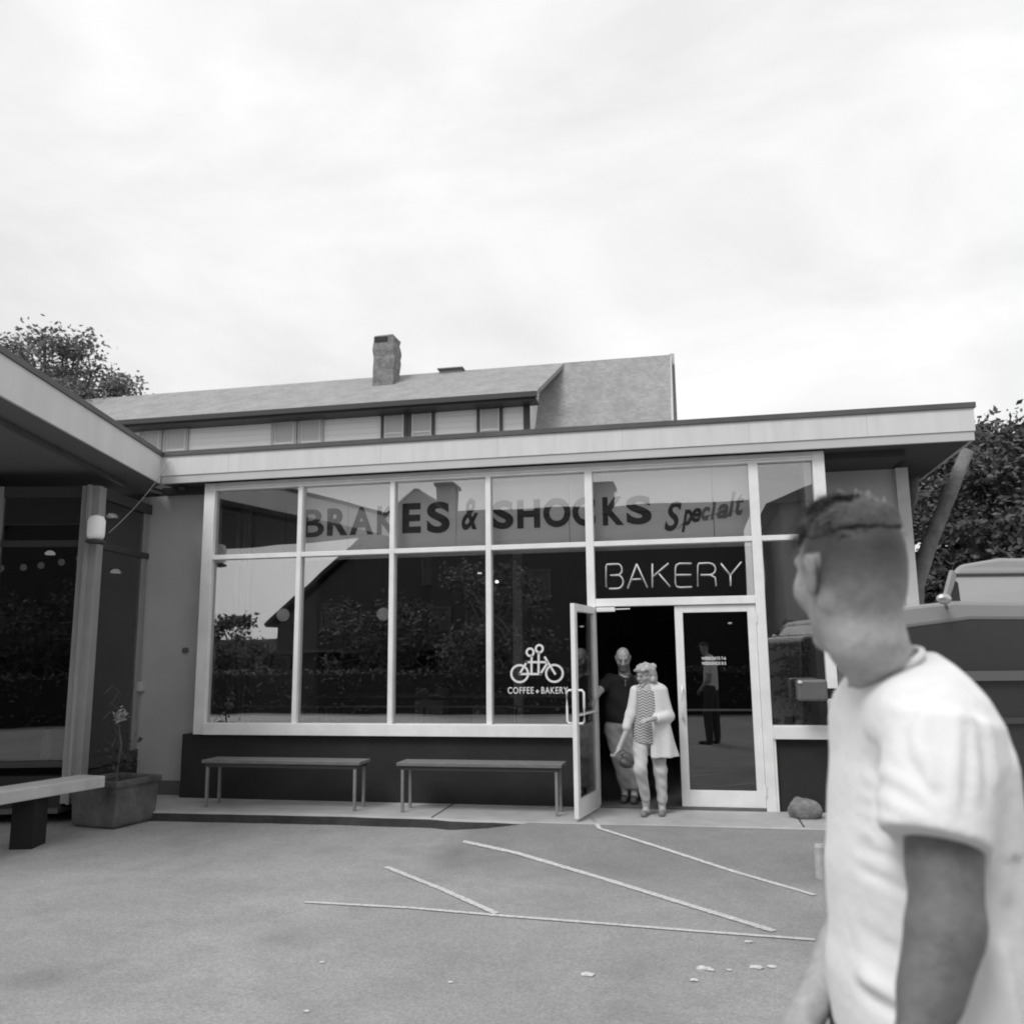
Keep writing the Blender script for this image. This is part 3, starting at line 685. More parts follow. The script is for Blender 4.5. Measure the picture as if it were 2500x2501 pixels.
# wing bench plank
q0 = aty(258, 1895, -1.55); q1 = aty(-60, 1935, -2.9)
bb_ = empty('plank_bench', tuple(q0), label='thick pale plank bench in front of the glazed wing', cat='bench')
A = Vector(q0); B = Vector(q1); B.z = A.z; dd = (B-A).normalized(); nn = Vector((-dd.y, dd.x, 0))
if nn.x > 0: nn = -nn
b = MB(); b.prism([A, A+nn*.34, B+nn*.34+dd*1.2, B+dd*1.2], (0, 0, -.11)); b.build('seat', mat('bleached_plank', .5, .8, .15, 5, .1, 20), bb_, bevel=.01)
for t_ in (.5, 1.05):
    q = A.lerp(B, t_)+nn*.17; b = MB(); b.box((q.x-.1, q.y-.13, GZ), (q.x+.1, q.y+.13, A.z-.112), rz=th); b.build('support', mat('bench_block%d' % int(t_*10), .015, .9), bb_)
# planter
pl = empty('planter', (-6.1, -1.1, GZ), label='square weathered concrete planter at the end of the plank bench', cat='planter')
pc = atz(318, 2028, GZ); px_, py_ = pc[0]-.40, pc[1]+.30
pm = mat('planter_concrete', .11, .95, .55, 4, .4, 25)
b = MB(); hw = .29
def rng(h, z): return [(px_+h*math.cos(a+.62), py_+h*math.sin(a+.62), z) for a in (0, PI/2, PI, 1.5*PI)]
rr_ = [rng(.36, GZ), rng(.40, GZ+.03), rng(.42, .29), rng(.45, .31), rng(.45, .37), rng(.39, .37), rng(.37, .31)]
vs_ = [[b.bm.verts.new(p_) for p_ in r_] for r_ in rr_]
for i in range(len(vs_)-1):
    for k in range(4): b.bm.faces.new((vs_[i][k], vs_[i][(k+1) % 4], vs_[i+1][(k+1) % 4], vs_[i+1][k]))
b.bm.faces.new(vs_[0][::-1]); b.build('box', pm, pl, bevel=.02)
MB().poly([(q_[0], q_[1], .33) for q_ in rng(.375, .33)]).build('soil', mat('dry_soil', .04, 1, .4, 20, .6, 40), pl)
# dried plant in planter
dp = empty('dried_plant', (px_, py_, .38), label='withered plant with a drooping pale bloom in the concrete planter', cat='plant')
b = MB(); topq = aty(296, 1750, py_)
b.tube([(px_, py_, .32), (px_+.03, py_, .7), (px_-.02, py_-.02, 1.0), (topq[0]-.03, py_, topq[2]+.02), (topq[0], py_, topq[2])], .012, 6, rs=[.016, .014, .011, .008, .006])
for k in range(9):
    a = random.uniform(0, 6.28); z0 = .5+k*.09; ln = random.uniform(.12, .3)
    b.tube([(px_, py_, z0), (px_+math.cos(a)*ln*.6, py_+math.sin(a)*ln*.6, z0+.1), (px_+math.cos(a)*ln, py_+math.sin(a)*ln, z0+.02)], .004, 4)
b.build('stem', mat('dry_stem', .1, .9), dp)
def leafcloud(name, pts, size, m, parent, nrm=None, **k):
    V = []; F_ = []
    for (x, y, z) in pts:
        a = Vector((random.gauss(0, 1), random.gauss(0, 1), random.gauss(0, .6))).normalized(); c = a.cross(Vector((random.gauss(0, 1), random.gauss(0, 1), random.gauss(0, 1)))).normalized()
        s_ = size*random.uniform(.6, 1.4); p = Vector((x, y, z)); i = len(V)
        V += [p-a*s_, p+c*s_*.45, p+a*s_, p-c*s_*.45]; F_.append((i, i+1, i+2, i+3))
    me = bpy.data.meshes.new(name); me.from_pydata([tuple(v) for v in V], [], F_); me.materials.append(m)
    o = bpy.data.objects.new(name, me); COL.objects.link(o)
    if parent is not None: o.parent = parent; o.matrix_parent_inverse = pworld(parent).inverted()
    return tag(o, **k)
leafcloud('bloom', [(topq[0]+random.gauss(0, .03), py_+random.gauss(0, .03), topq[2]+random.gauss(0, .035)) for _ in range(70)], .035, mat('pale_bloom', .35, .8), dp)
leafcloud('foliage', [(px_+random.gauss(0, .1), py_+random.gauss(0, .1), .42+abs(random.gauss(0, .22))) for _ in range(60)], .035, mat('dry_leaf', .05, .9, .4, 30), dp)

# ---------------------------------------------------------------- house behind
hs = empty('clapboard_house', (-8, 12, 0), label='old clapboard house with long shingled roof and brick chimney behind the shop', cat='house')
def shingle(name, base, sc_=3.0):
    m = bpy.data.materials.new(name); m.use_nodes = True; t = m.node_tree; b = t.nodes['Principled BSDF']; b.inputs['Roughness'].default_value = .95; b.inputs['Specular IOR Level'].default_value = .2
    c = t.nodes.new('ShaderNodeTexCoord'); br = t.nodes.new('ShaderNodeTexBrick'); br.inputs['Scale'].default_value = sc_; br.inputs['Mortar Size'].default_value = .012
    br.inputs['Color1'].default_value = (base*1.1,)*3+(1,); br.inputs['Color2'].default_value = (base*.9,)*3+(1,); br.inputs['Mortar'].default_value = (base*.7,)*3+(1,)
    br.inputs['Brick Width'].default_value = .8; br.inputs['Row Height'].default_value = .38
    t.links.new(c.outputs['Object'], br.inputs['Vector'])
    n = t.nodes.new('ShaderNodeTexNoise'); n.inputs['Scale'].default_value = 2.5; n.inputs['Detail'].default_value = 8; t.links.new(c.outputs['Object'], n.inputs['Vector'])
    r = t.nodes.new('ShaderNodeMapRange'); r.inputs[1].default_value = .3; r.inputs[2].default_value = .7; r.inputs[3].default_value = .88; r.inputs[4].default_value = 1.1; t.links.new(n.outputs['Fac'], r.inputs[0])
    mm = t.nodes.new('ShaderNodeVectorMath'); mm.operation = 'SCALE'; t.links.new(br.outputs['Color'], mm.inputs[0]); t.links.new(r.outputs[0], mm.inputs['Scale']); t.links.new(mm.outputs[0], b.inputs['Base Color'])
    return m
shg = shingle('asphalt_shingle', .31, 9)
HE, HR, HWY = 9.0, 11.6, 9.45
rl, rr2 = Vector(aty(317, 968, HR)), Vector(aty(1634, 865, HR)); zr = (rl.z+rr2.z)/2
el, er = Vector(aty(230, 1027, HE)), Vector(aty(1308, 961, HE)); ze = (aty(1000, 978, HE)[2])
xdr = aty(1378, 893, HR)[0]
b = MB(); b.prism([(rl.x-3, HR, zr), (xdr, HR, zr), (er.x, HE, ze), (el.x-4, HE, ze)], (0, .02, -.1)); 
b.prism([(rl.x-3, HR, zr), (rr2.x, HR, zr), (rr2.x, HR+5, zr-4.2), (rl.x-3, HR+5, zr-4.2)], (0, 0, -.1))
r1 = b.build('roof', shg, hs)
yb, zb = HR-1.95, zr-2.95
b = MB(); b.prism([(xdr-2.4, HR-.02, zr-.04), (rr2.x, HR-.02, zr-.01), (rr2.x+.02, yb, zb), (xdr-2.4, yb, zb)], (0, .08, -.05)); b.build('roof', shg, hs)
b = MB(); b.prism([(rr2.x, HR+.05, zr+.03), (rr2.x, yb-.05, zb), (rr2.x, yb+.1, zb-.1), (rr2.x, HR+.05, zr-.2)], (.05, 0, 0)); b.prism([(rr2.x, HR, zr+.03), (rr2.x, HR+5, zr-4.2), (rr2.x, HR+5, zr-4.45), (rr2.x, HR, zr-.25)], (.12, 0, 0)); b.build('rake_board', mat('rake_paint', .5, .7), hs)
sidm = bpy.data.materials.new('clapboard'); sidm.use_nodes = True
t = sidm.node_tree; bs = t.nodes['Principled BSDF']; bs.inputs['Roughness'].default_value = .8
c = t.nodes.new('ShaderNodeTexCoord'); wv = t.nodes.new('ShaderNodeTexWave'); wv.wave_type = 'BANDS'; wv.bands_direction = 'Z'; wv.wave_profile = 'SAW'; wv.inputs['Scale'].default_value = 2.3; t.links.new(c.outputs['Object'], wv.inputs['Vector'])
cr = t.nodes.new('ShaderNodeMapRange'); cr.inputs[1].default_value = 0; cr.inputs[2].default_value = .12; cr.inputs[3].default_value = .62; cr.inputs[4].default_value = .82; t.links.new(wv.outputs['Fac'], cr.inputs[0]); t.links.new(cr.outputs[0], bs.inputs['Base Color'])
b_ = t.nodes.new('ShaderNodeBump'); b_.inputs['Strength'].default_value = .6; b_.inputs['Distance'].default_value = .02; t.links.new(wv.outputs['Fac'], b_.inputs['Height']); t.links.new(b_.outputs[0], bs.inputs['Normal'])
xwr = aty(1291, 1000, HWY)[0]
b = MB(); b.box((el.x-3.6, HWY, -.1), (xwr, HWY+.15, ze+.02)); b.box((xwr-.15, HWY+.15, -.1), (xwr, HR+2, ze)); b.prism([(xwr, HWY+.15, ze-.01), (xwr, HR-.1, ze-.01), (xwr, HR-.1, zr-.15)], (-.15, 0, 0)); b.build('wall', sidm, hs)
b = MB(); b.box((xwr+.0, HR-.4, -.1), (rr2.x-.45, HR+4.5, zb+.2)); b.prism([(rr2.x-.45, HR-2.0, zb-.3), (rr2.x-.45, HR+4.6, zb-.3), (rr2.x-.45, HR+.1, zr-.2)], (-.1, 0, 0)); b.build('gable_wall', sidm, hs)
dk = mat('dark_gutter', .045, .5)
b = MB(); b.box((el.x-4, HE-.1, ze-.13), (er.x+.03, HE+.02, ze-.01)); b.box((el.x-4, HE, ze-.19), (er.x, HWY, ze-.132)); b.build('gutter', dk, hs)
b = MB(); b.box((xwr-.12, HWY-.03, 0), (xwr+.03, HWY-.002, ze-.19)); b.build('corner_trim', mat('dark_trim', .06, .6), hs)
trimd = mat('window_trim_dark', .07, .6); trimm = mat('window_trim_mid', .42, .6); curt = mat('window_shade_cloth', .5, .9); sash = mat('sash_paint', .7, .6)
HZ = 6.35
def hwin(u0, u1, v0, v1, tm, k=0):
    x0, x1 = aty(u0, v1, HWY)[0], aty(u1, v1, HWY)[0]; zt_ = aty((u0+u1)/2, v0, HWY)[2]; zb_ = zt_-1.25
    o = MB(); o.box((x0, HWY-.05, zb_), (x0+.075, HWY-.001, zt_)); o.box((x1-.075, HWY-.05, zb_), (x1, HWY-.001, zt_)); o.box((x0+.075, HWY-.05, zt_-.08), (x1-.075, HWY-.001, zt_)); o.box((x0-.03, HWY-.07, zb_-.07), (x1+.03, HWY-.001, zb_)) ; f_ = o.build('window', tm, hs)
    MB().box((x0+.11, HWY-.018, zb_), (x1-.11, HWY-.012, zt_-.115)).build('window_shade', curt, f_)
    o = MB(); o.box((x0+.076, HWY-.035, zb_), (x0+.109, HWY-.008, zt_-.082)); o.box((x1-.109, HWY-.035, zb_), (x1-.076, HWY-.008, zt_-.082)); o.box((x0+.11, HWY-.034, zt_-.114), (x1-.11, HWY-.008, zt_-.082)); o.box((x0+.11, HWY-.036, (zt_+zb_)/2-.02), (x1-.11, HWY-.019, (zt_+zb_)/2+.02)); o.build('sash', sash, f_)
for a in [(340, 396, 1044, 1100, trimm), (400, 460, 1040, 1100, trimm), (663, 725, 1022, 1090, trimm), (728, 790, 1018, 1086, trimm), (931, 994, 996, 1070, trimd), (998, 1062, 992, 1066, trimd), (1165, 1228, 986, 1056, trimd)]: hwin(*a)
for u0, u1, v_ in ((931, 1062, 1000), (1165, 1228, 990)):
    xa, xb = aty(u0, v_, HWY)[0], aty(u1, v_, HWY)[0]; MB().box((xa-.03, HWY-.045, aty((u0+u1)/2, v_-4, HWY)[2]), (xb+.03, HWY-.001, ze-.2)).build('window_header', trimd, hs)
xa, xb = aty(994.5, 1030, HWY)[0], aty(997.5, 1030, HWY)[0]; MB().box((xa, HWY-.04, HZ), (xb, HWY-.001, aty(996, 996, HWY)[2])).build('window_mullion', trimd, hs)
# chimneys
brick = mat('old_brick', .2, .95, .45, 9, .6, 18)
CY = HR-.7
c0_, c1_ = aty(921, 860, CY), aty(970, 860, CY); zt_ = aty(945, 826, CY)[2]; zbm = aty(945, 935, CY)[2]
b = MB(); cx = (c0_[0]+c1_[0])/2; hw_ = (c1_[0]-c0_[0])/2
cps = []
for i, (sc_, z, ox) in enumerate([(.98, zbm-1, 0), (1, zbm+.1, .0), (.98, zbm+.3, -.01), (1.02, zbm+.55, .01), (.97, zbm+.65, 0), (1.05, zbm+.78, .0), (1.04, zbm+.88, .0), (.95, zt_-.16, -.02), (.98, zt_-.04, 0), (.88, zt_, .0)]):
    cps.append([b.bm.verts.new((cx+ox+sx_*hw_*sc_+random.uniform(-.01, .01), CY+sy_*hw_*sc_, z+random.uniform(-.015, .015))) for sx_, sy_ in ((-1, -1), (1, -1), (1, 1), (-1, 1))])
for i in range(len(cps)-1):
    for k in range(4): b.bm.faces.new((cps[i][k], cps[i][(k+1) % 4], cps[i+1][(k+1) % 4], cps[i+1][k]))
b.bm.faces.new(cps[-1]); ch = b.build('chimney', brick, hs)
b = MB(); b.box((cx-hw_*.9, CY-hw_*1.03, zt_-.19), (cx+hw_*.35, CY-hw_*.9, zt_-.05)); b.build('flue_opening', blackm, ch)
q0, q1 = aty(1077, 905, HR), aty(1131, 905, HR); zt2 = aty(1100, 903, HR)[2]
b = MB(); b.box((q0[0], HR-.15, zr-.1), (q1[0], HR+.2, zt2-.03)); b.box((q0[0]-.05, HR-.2, zt2-.03), (q1[0]+.03, HR+.25, zt2)); b.build('roof_vent', mat('vent_metal', .16, .7), hs)

# ---------------------------------------------------------------- trees
leafd = mat('leaf_dark', .1, .9, .5, 3); leafm = mat('leaf_mid', .17, .7, .5, 3); leafl = mat('leaf_light', .2, .7, .4, 3); bark = mat('bark', .12, .95, .35, 10, .6, 20)
def tree(x, y, z0, h, cw, chh, nclump, nleaf, size, lab, m=leafd, grp=None, lean=0, spread=1.0):
    r = empty('tree', (x, y, z0), label=lab, cat='tree', group=grp)
    t = MB(); top_ = Vector((x+lean, y, z0+h*.8)); t.tube([(x, y, z0), (x+lean*.3, y, z0+h*.3), (x+lean*.7, y, z0+h*.55), top_], .1, 8, rs=[h*.03, h*.022, h*.015, h*.005])
    pts = []; 
    for i in range(nclump):
        a = random.uniform(0, 2*PI); rr_ = math.sqrt(random.random()); e = random.uniform(-1, 1)
        c = Vector((x+lean+math.cos(a)*rr_*cw*math.sqrt(max(.05, 1-e*e*.8)), y+math.sin(a)*rr_*cw*math.sqrt(max(.05, 1-e*e*.8)), z0+h-chh/2+e*chh/2))
        b0 = Vector((x+lean*.6, y, z0+h*random.uniform(.4, .7)))
        t.tube([b0, b0.lerp(c, .5)+Vector((0, 0, .1)), c], .03, 5, rs=[h*.008, h*.005, h*.002])
        s_ = random.uniform(.5, 1.0)*cw*.26*spread
        for k in range(nleaf):
            d = Vector((random.gauss(0, 1), random.gauss(0, 1), random.gauss(0, .7))); pts.append(c+d*s_*.55)
    t.build('trunk', bark, r)
    leafcloud('crown', pts, size, m, r)
    return r
q = aty(140, 930, 12); tree(q[0], 12, GZ, q[2]+1.0, 2.6, 4.4, 80, 260, .075, 'broad leafy tree rising behind the wing roof', leafm)
q = aty(2480, 1000, 9); tree(q[0]+.6, 9, GZ, q[2]+.1, 1.6, 4.4, 34, 120, .09, 'slender pale tree reaching above the dark one at the right edge', leafl, lean=.2)
q = aty(2330, 1250, 8.5); tree(q[0]+.2, 8.5, GZ, aty(2320, 1110, 8.5)[2], 1.5, 4.6, 80, 260, .085, 'dark leafy tree straight behind the forked bare trunk', leafd)
q = aty(2440, 1250, 11); tree(q[0]+.2, 11, GZ, aty(2440, 1080, 11)[2], 2.4, 5.5, 80, 300, .11, 'wide dark tree farthest back at the right edge', leafm)
q = aty(2470, 1260, 5.5); tree(q[0]+.3, 5.5, GZ, aty(2400, 1085, 5.5)[2]+.25, 1.75, 4.3, 90, 240, .06, 'dense dark tree filling the gap right of the shop', leafd)
q = aty(2700, 1260, 4.5); tree(q[0]+.4, 4.5, GZ, 4.6, 2.0, 4.0, 60, 160, .07, 'dark bushy tree standing behind the parked truck', leafd)
# bare leaning trunk with two limbs beside the wall
tr = empty('forked_trunk', (2.9, 1.6, 0), label='bare grey forked trunk leaning beside the right end wall', cat='tree')
a = [aty(u, v, 1.3) for u, v in ((2225, 1960), (2226, 1650), (2234, 1430), (2272, 1320), (2315, 1215), (2362, 1100))]
b = MB(); b.tube(a, .1, 10, rs=[.13, .12, .1, .085, .08, .07]); 
b.tube([aty(u, v, 1.7) for u, v in ((2230, 1430), (2205, 1320), (2215, 1220), (2225, 1120))], .08, 10, rs=[.12, .13, .12, .1]); b.build('trunk', mat('pale_bark', .17, .95, .35, 6, .6, 14), tr, smooth=True)
# dark roof piece of a building beyond
q0, q1 = aty(2372, 1043, 9), aty(2420, 1070, 9)
sd_ = empty('back_shed', (q0[0], 9, 0), label='dark chimney-like block seen past the right end of the roof', cat='shed')
b = MB(); b.box((q0[0], 9, 0), (q1[0], 9.5, q0[2])); b.build('wall', mat('dark_shed', .03, .9, .2, 3), sd_)
b = MB(); b.box((q0[0]-.05, 8.95, q0[2]), (q1[0]+.05, 9.55, q0[2]+.04)); b.build('cap', darkmetal, sd_)

# ---------------------------------------------------------------- across the lot, behind the camera (what the shop windows mirror)
RY = 24.0
def mir(u, v, Y=RY): q = aty(u, v, Y); return (q[0], -Y, q[2])
dkh = mat('dark_clapboard', .035, .8, .15, 2); dkr = mat('dark_roof_shingle', .03, .9, .2, 6); dkt = mat('dim_window_trim', .07, .7)
oh = empty('dark_gabled_house', (-4, -26, 0), label='large dark gabled house with two chimneys mirrored in the shop windows', cat='house')
pk = mir(1016, 1204); gl_ = mir(655, 1530); rg = mir(1062, 1262); rgr = mir(1812, 1262)
gr = (2*pk[0]-gl_[0], -RY, gl_[2])
b = MB(); b.prism([(gl_[0]+.4, -RY, GZ), (gl_[0]+.4, -RY, gl_[2]), pk, (gr[0]-.4, -RY, gl_[2]), (gr[0]-.4, -RY, GZ)], (0, -9, 0)); b.build('wall', dkh, oh)
b = MB(); b.box((pk[0]+.8, -RY-8, GZ), (rgr[0], -RY+.5, rg[2]-.25)); b.build('wall', dkh, oh)
b = MB(); b.bar(Vector(gl_)+Vector((0, -4.4, 0)), Vector(pk)+Vector((0, -4.4, .12)), 9.4, .16, up=(-.7, 0, .7)); b.bar(Vector(gr)+Vector((0, -4.4, 0)), Vector(pk)+Vector((0, -4.4, .12)), 9.4, .16, up=(.7, 0, .7)); b.build('roof', dkr, oh)
b = MB(); b.box((pk[0]+.6, -RY-8.3, rg[2]-.25), (rgr[0]+.4, -RY+.9, rg[2])); b.build('roof', dkr, oh)
def chim(u0, u1, vt, y):
    a, c = mir(u0, vt, y), mir(u1, vt, y); bq = MB(); bq.box((a[0], -y-1.1, 5), (c[0], -y, a[2]-.15)); bq.box((a[0]-.08, -y-1.2, a[2]-.15), (c[0]+.08, -y+.08, a[2])); bq.build('chimney', dkr, oh)
chim(1064, 1102, 1178, RY+1.2); chim(1450, 1492, 1180, RY+1.2)
for (u0, u1, v0, v1) in [(1035, 1080, 1365, 1420), (880, 925, 1500, 1560), (1150, 1200, 1500, 1570), (790, 830, 1480, 1530), (1300, 1345, 1400, 1460), (1060, 1105, 1490, 1565)]:
    a, c = mir(u0, v0), mir(u1, v1); yy = -RY+.0 if a[0] < pk[0]+.5 else -RY+.5
    f_ = MB(); f_.box((a[0]-.1, yy+.002, c[2]-.12), (a[0], yy+.06, a[2]+.1)); f_.box((c[0], yy+.002, c[2]-.12), (c[0]+.1, yy+.06, a[2]+.1)); f_.box((a[0], yy+.002, a[2]), (c[0], yy+.06, a[2]+.1)); f_.box((a[0], yy+.002, c[2]-.12), (c[0], yy+.06, c[2]))
    ww = f_.build('window', dkt, oh); MB().box((a[0]+.002, yy+.003, c[2]+.002), (c[0]-.002, yy+.02, a[2]-.002)).build('pane', darkmetal, ww)
# porch roof with pale edge and a canopy tent
pa, pb_ = mir(600, 1590, 21), mir(1190, 1590, 21)
po = MB(); po.box((pa[0], -24, pa[2]-.1), (pb_[0], -21, pa[2])); pr_ = po.build('porch_roof', dkt, oh)
ph = MB(); 
for k in range(7): xx = pa[0]+.2+(pb_[0]-pa[0]-.4)*k/6; ph.box((xx-.06, -21.2, GZ), (xx+.06, -21.08, pa[2]-.101))
ph.build('porch_post', mat('porch_post_paint', .06, .8), oh)
g1, g2, g3 = mir(1868, 1228, 20), mir(2150, 1115, 20), mir(2150, 1228, 20)
gh = empty('side_house', (g2[0], -22, 0), label='pitched roof house mirrored in the narrow right window', cat='house')
b = MB(); b.prism([g1, g2, (g2[0]+(g2[0]-g1[0]), -20, g1[2])], (0, -8, 0)); b.build('roof', mat('mid_roof', .09, .9, .2, 5), gh)
b = MB(); b.box((g1[0]+.5, -28, GZ), (g1[0]+8, -20.3, g1[2]-.003)); b.build('wall', mat('mid_wall', .2, .9, .1, 3), gh)
q = mir(1180, 1500, 17); tree(q[0], -18, GZ, mir(1180, 1385, 18)[2], 2.2, 4.2, 60, 120, .08, 'leafy dark tree mirrored in the fourth shop window', mat('leaf_mirror', .09, .7, .6, 3))
q = mir(930, 1500, 19.5); tree(q[0], -19.5, GZ, mir(930, 1470, 19.5)[2], 2.6, 3.0, 50, 120, .08, 'low spreading dark tree mirrored in the second and third shop windows', mat('leaf_mirror_low', .07, .7, .6, 3))
q = mir(560, 1560, 20); tree(q[0], -20, GZ, mir(600, 1500, 20)[2], 1.7, 2.6, 40, 120, .09, 'round dark shrub tree mirrored low in the leftmost windows', leafd)
b = MB(); xa = mir(430, 1600, 30)[0]
b.box((xa-8, -30.3, GZ), (60, -30, 2.6)); b.build('board_fence', mat('fence_boards', .1, .9, .3, 2), label='long board fence closing the lot behind the camera', cat='fence')

hedge = [(random.uniform(-19, 16), random.uniform(-17.0, -16.2), random.uniform(-.1, 1.25)) for _ in range(16000)]  # added hedge keeps bright asphalt out of the window reflections
hg = empty('hedge', (-1, -16.6, GZ), label='long dark hedge added behind the camera to darken the window reflections', cat='hedge')
leafcloud('foliage', hedge, .07, leafd, hg)
MB().box((-18.9, -16.9, GZ), (15.9, -16.3, 1.1)).build('inner_growth', mat('hedge_inner', .02, 1), hg)

# ---------------------------------------------------------------- people
E1_ = np.array([math.cos(CYA), -math.sin(CYA), 0]); E2_ = np.array([math.sin(CYA), math.cos(CYA), 0])
def W(u, v, D):
    "point seen at (u, v) lying D metres ahead, in the frame (right, ahead, up)"
    r = ray(u, v); p = r*(D/(r@E2_)); return np.array([p@E1_, D, p[2]+C0[2]])
def toworld(V): return V[:, :1]*E1_+V[:, 1:2]*E2_+V[:, 2:3]*np.array([0, 0, 1])+np.array([C0[0], C0[1], 0])
def tw1(p): return toworld(np.array([p], float))[0]
def tonemat(name, rough=.55, noise=.12, nscale=40, bump=.15, bscale=180):
    m = mat(name, .4, rough, 0, 5, bump, bscale); t = m.node_tree; b = t.nodes['Principled BSDF']
    a = t.nodes.new('ShaderNodeAttribute'); a.attribute_name = 'tone'
    c = t.nodes.new('ShaderNodeTexCoord'); n = t.nodes.new('ShaderNodeTexNoise'); n.inputs['Scale'].default_value = nscale; n.inputs['Detail'].default_value = 6; t.links.new(c.outputs['Object'], n.inputs['Vector'])
    r = t.nodes.new('ShaderNodeMapRange'); r.inputs[1].default_value = .3; r.inputs[2].default_value = .7; r.inputs[3].default_value = 1-noise; r.inputs[4].default_value = 1+noise; t.links.new(n.outputs['Fac'], r.inputs[0])
    mm = t.nodes.new('ShaderNodeMath'); mm.operation = 'MULTIPLY'; t.links.new(a.outputs['Fac'], mm.inputs[0]); t.links.new(r.outputs[0], mm.inputs[1]); t.links.new(mm.outputs[0], b.inputs['Base Color'])
    return m
def sm(x, a, b): t = np.clip((x-a)/(b-a), 0, 1); return t*t*(3-2*t)
def relax(V, Q, it):
    for _ in range(it):
        A = np.zeros_like(V); c = np.zeros(len(V))
        for i in range(4):
            a, b = Q[:, i], Q[:, (i+1) % 4]
            np.add.at(A, a, V[b]); np.add.at(c, a, 1); np.add.at(A, b, V[a]); np.add.at(c, b, 1)
        V = V*.5+.5*A/np.maximum(c, 1)[:, None]
    return V
def body_mesh(name, blocks, m, parent, **k):
    "blocks: (SDF, tone function(V)); joined into one mesh, overlaps lie inside clothing"
    Vs, Qs, T, o = [], [], [], 0
    for s_, tf in blocks:
        V, Q = s_.mesh(); V = relax(V, Q, 1); Vs.append(V); Qs.append(Q+o); T.append(tf(V) if callable(tf) else np.full(len(V), tf)); o += len(V)
    V = toworld(np.concatenate(Vs)); Q = np.concatenate(Qs); T = np.concatenate(T)
    me = bpy.data.meshes.new(name); me.from_pydata(V.tolist(), [], Q.tolist()); me.update(); me.polygons.foreach_set('use_smooth', np.ones(len(me.polygons), bool))
    at = me.attributes.new('tone', 'FLOAT', 'POINT'); at.data.foreach_set('value', T.astype(np.float32))
    ob = bpy.data.objects.new(name, me); COL.objects.link(ob); me.materials.append(m)
    if parent is not None: ob.parent = parent; ob.matrix_parent_inverse = pworld(parent).inverted()
    return tag(ob, **k)
class Frame:
    "local head or hand frame: forward, left, up"
    def __init__(s, c, f, up=(0, 0, 1), sc=1.0):
        s.c = np.array(c, float); s.f = np.array(f, float); s.f /= np.linalg.norm(s.f); u = np.array(up, float); s.l = np.cross(u, s.f); s.l /= np.linalg.norm(s.l); s.u = np.cross(s.f, s.l); s.sc = sc
        s.R = np.stack([s.f, s.l, s.u], 1)
    def __call__(s, x, y, z): return s.c+(s.f*x+s.l*y+s.u*z)*s.sc
    def inv(s, V): return ((V-s.c)@s.R)/s.sc
def head(s, H, female=False, jaw=1.0):
    q = H.sc; R = H.R
    s.ell(H(-.012, 0, .02), np.array((.098, .076, .092))*q, R, k=.02)
    s.ell(H(.03, 0, -.03), np.array((.064, .060, .092))*q, R, k=.02)
    for y in (-1, 1):
        s.cap(H(-.015, y*.052, -.055), H(.062, y*.014, -.112), .018*q, .016*q, k=.02)
        s.ell(H(.054, y*.043, -.03), np.array((.026, .023, .026))*q, R, k=.02)
        s.cap(H(.083, y*.012, .02), H(.07, y*.045, .022), .011*q, .009*q, k=.012)
        s.ell(H(.098, y*.033, -.002), np.array((.014, .015, .010))*q, R, k=.008, op='sub')
        s.ell(H(.079, y*.032, -.002), np.array((.0125, .014, .0115))*q, R, k=.003)
        s.ell(H(-.006, y*.078, -.012), np.array((.018, .008, .033))*q, np.array((H.f*.95-H.l*y*.3, H.l*y*.95+H.f*.3, H.u)).T, k=.005)
        s.ell(H(-.012, y*.084, .006), np.array((.017, .006, .02))*q, R, k=.006)
        s.ell(H(.001, y*.087, -.010), np.array((.009, .006, .016))*q, R, k=.003, op='sub')
        s.ell(H(.098, y*.011, -.036), np.array((.010, .008, .008))*q, R, k=.005)
    s.ell(H(.068, 0, -.113), np.array((.022, .022, .018))*q, R, k=.018)
    s.cap(H(.088, 0, .012), H(.112, 0, -.03), .008*q, .012*q, k=.01)
    s.ell(H(.091, 0, -.066), np.array((.011, .024, .006))*q, R, k=.005)
    s.ell(H(.089, 0, -.077), np.array((.011, .02, .007))*q, R, k=.005)
def hand(s, w, d, n, side, curl=.5, sc=1.0):
    "wrist point, hand direction, palm normal, side vector towards the thumb"
    d = np.array(d, float); d /= np.linalg.norm(d); n = np.array(n, float); n -= d*(n@d); n /= np.linalg.norm(n); t = np.array(side, float); t -= d*(t@d)+n*(t@n); t /= np.linalg.norm(t); w = np.array(w, float)
    offs = (.027, .009, -.009, -.026); lens = (.072, .08, .074, .058)
    for o, ln in zip(offs, lens):
        k0 = w+d*.012*sc+t*o*.55*sc; k1 = w+d*(.088-.12*abs(o-.005))*sc+t*o*sc
        s.cap(k0, k1, .015*sc, .0115*sc, k=.012*sc)
        a = 0; p = k1; 
        for j, fr in enumerate((.44, .31, .25)):
            a += curl*(.75 if j == 0 else .9); q = p+(d*math.cos(a)+n*math.sin(a))*ln*fr*sc; s.cap(p, q, (.0095-.001*j)*sc, (.0088-.001*j)*sc, k=.004*sc); p = q
    p = w+d*.022*sc+t*.024*sc; q = w+d*.055*sc+t*.048*sc+n*.012*sc; s.cap(p, q, .016*sc, .0115*sc, k=.014*sc)
    r = q+(d*.8+t*.25+n*.5)*.032*sc; s.cap(q, r, .0115*sc, .0095*sc, k=.005); s.cap(r, r+(d*.85+n*.55)*.026*sc, .0095*sc, .008*sc, k=.004)
    s.cap(w-d*.02*sc, w+d*.03*sc, .022*sc, .024*sc, k=.015)
skinm = tonemat('skin', .5, .14, 60, .2, 240)

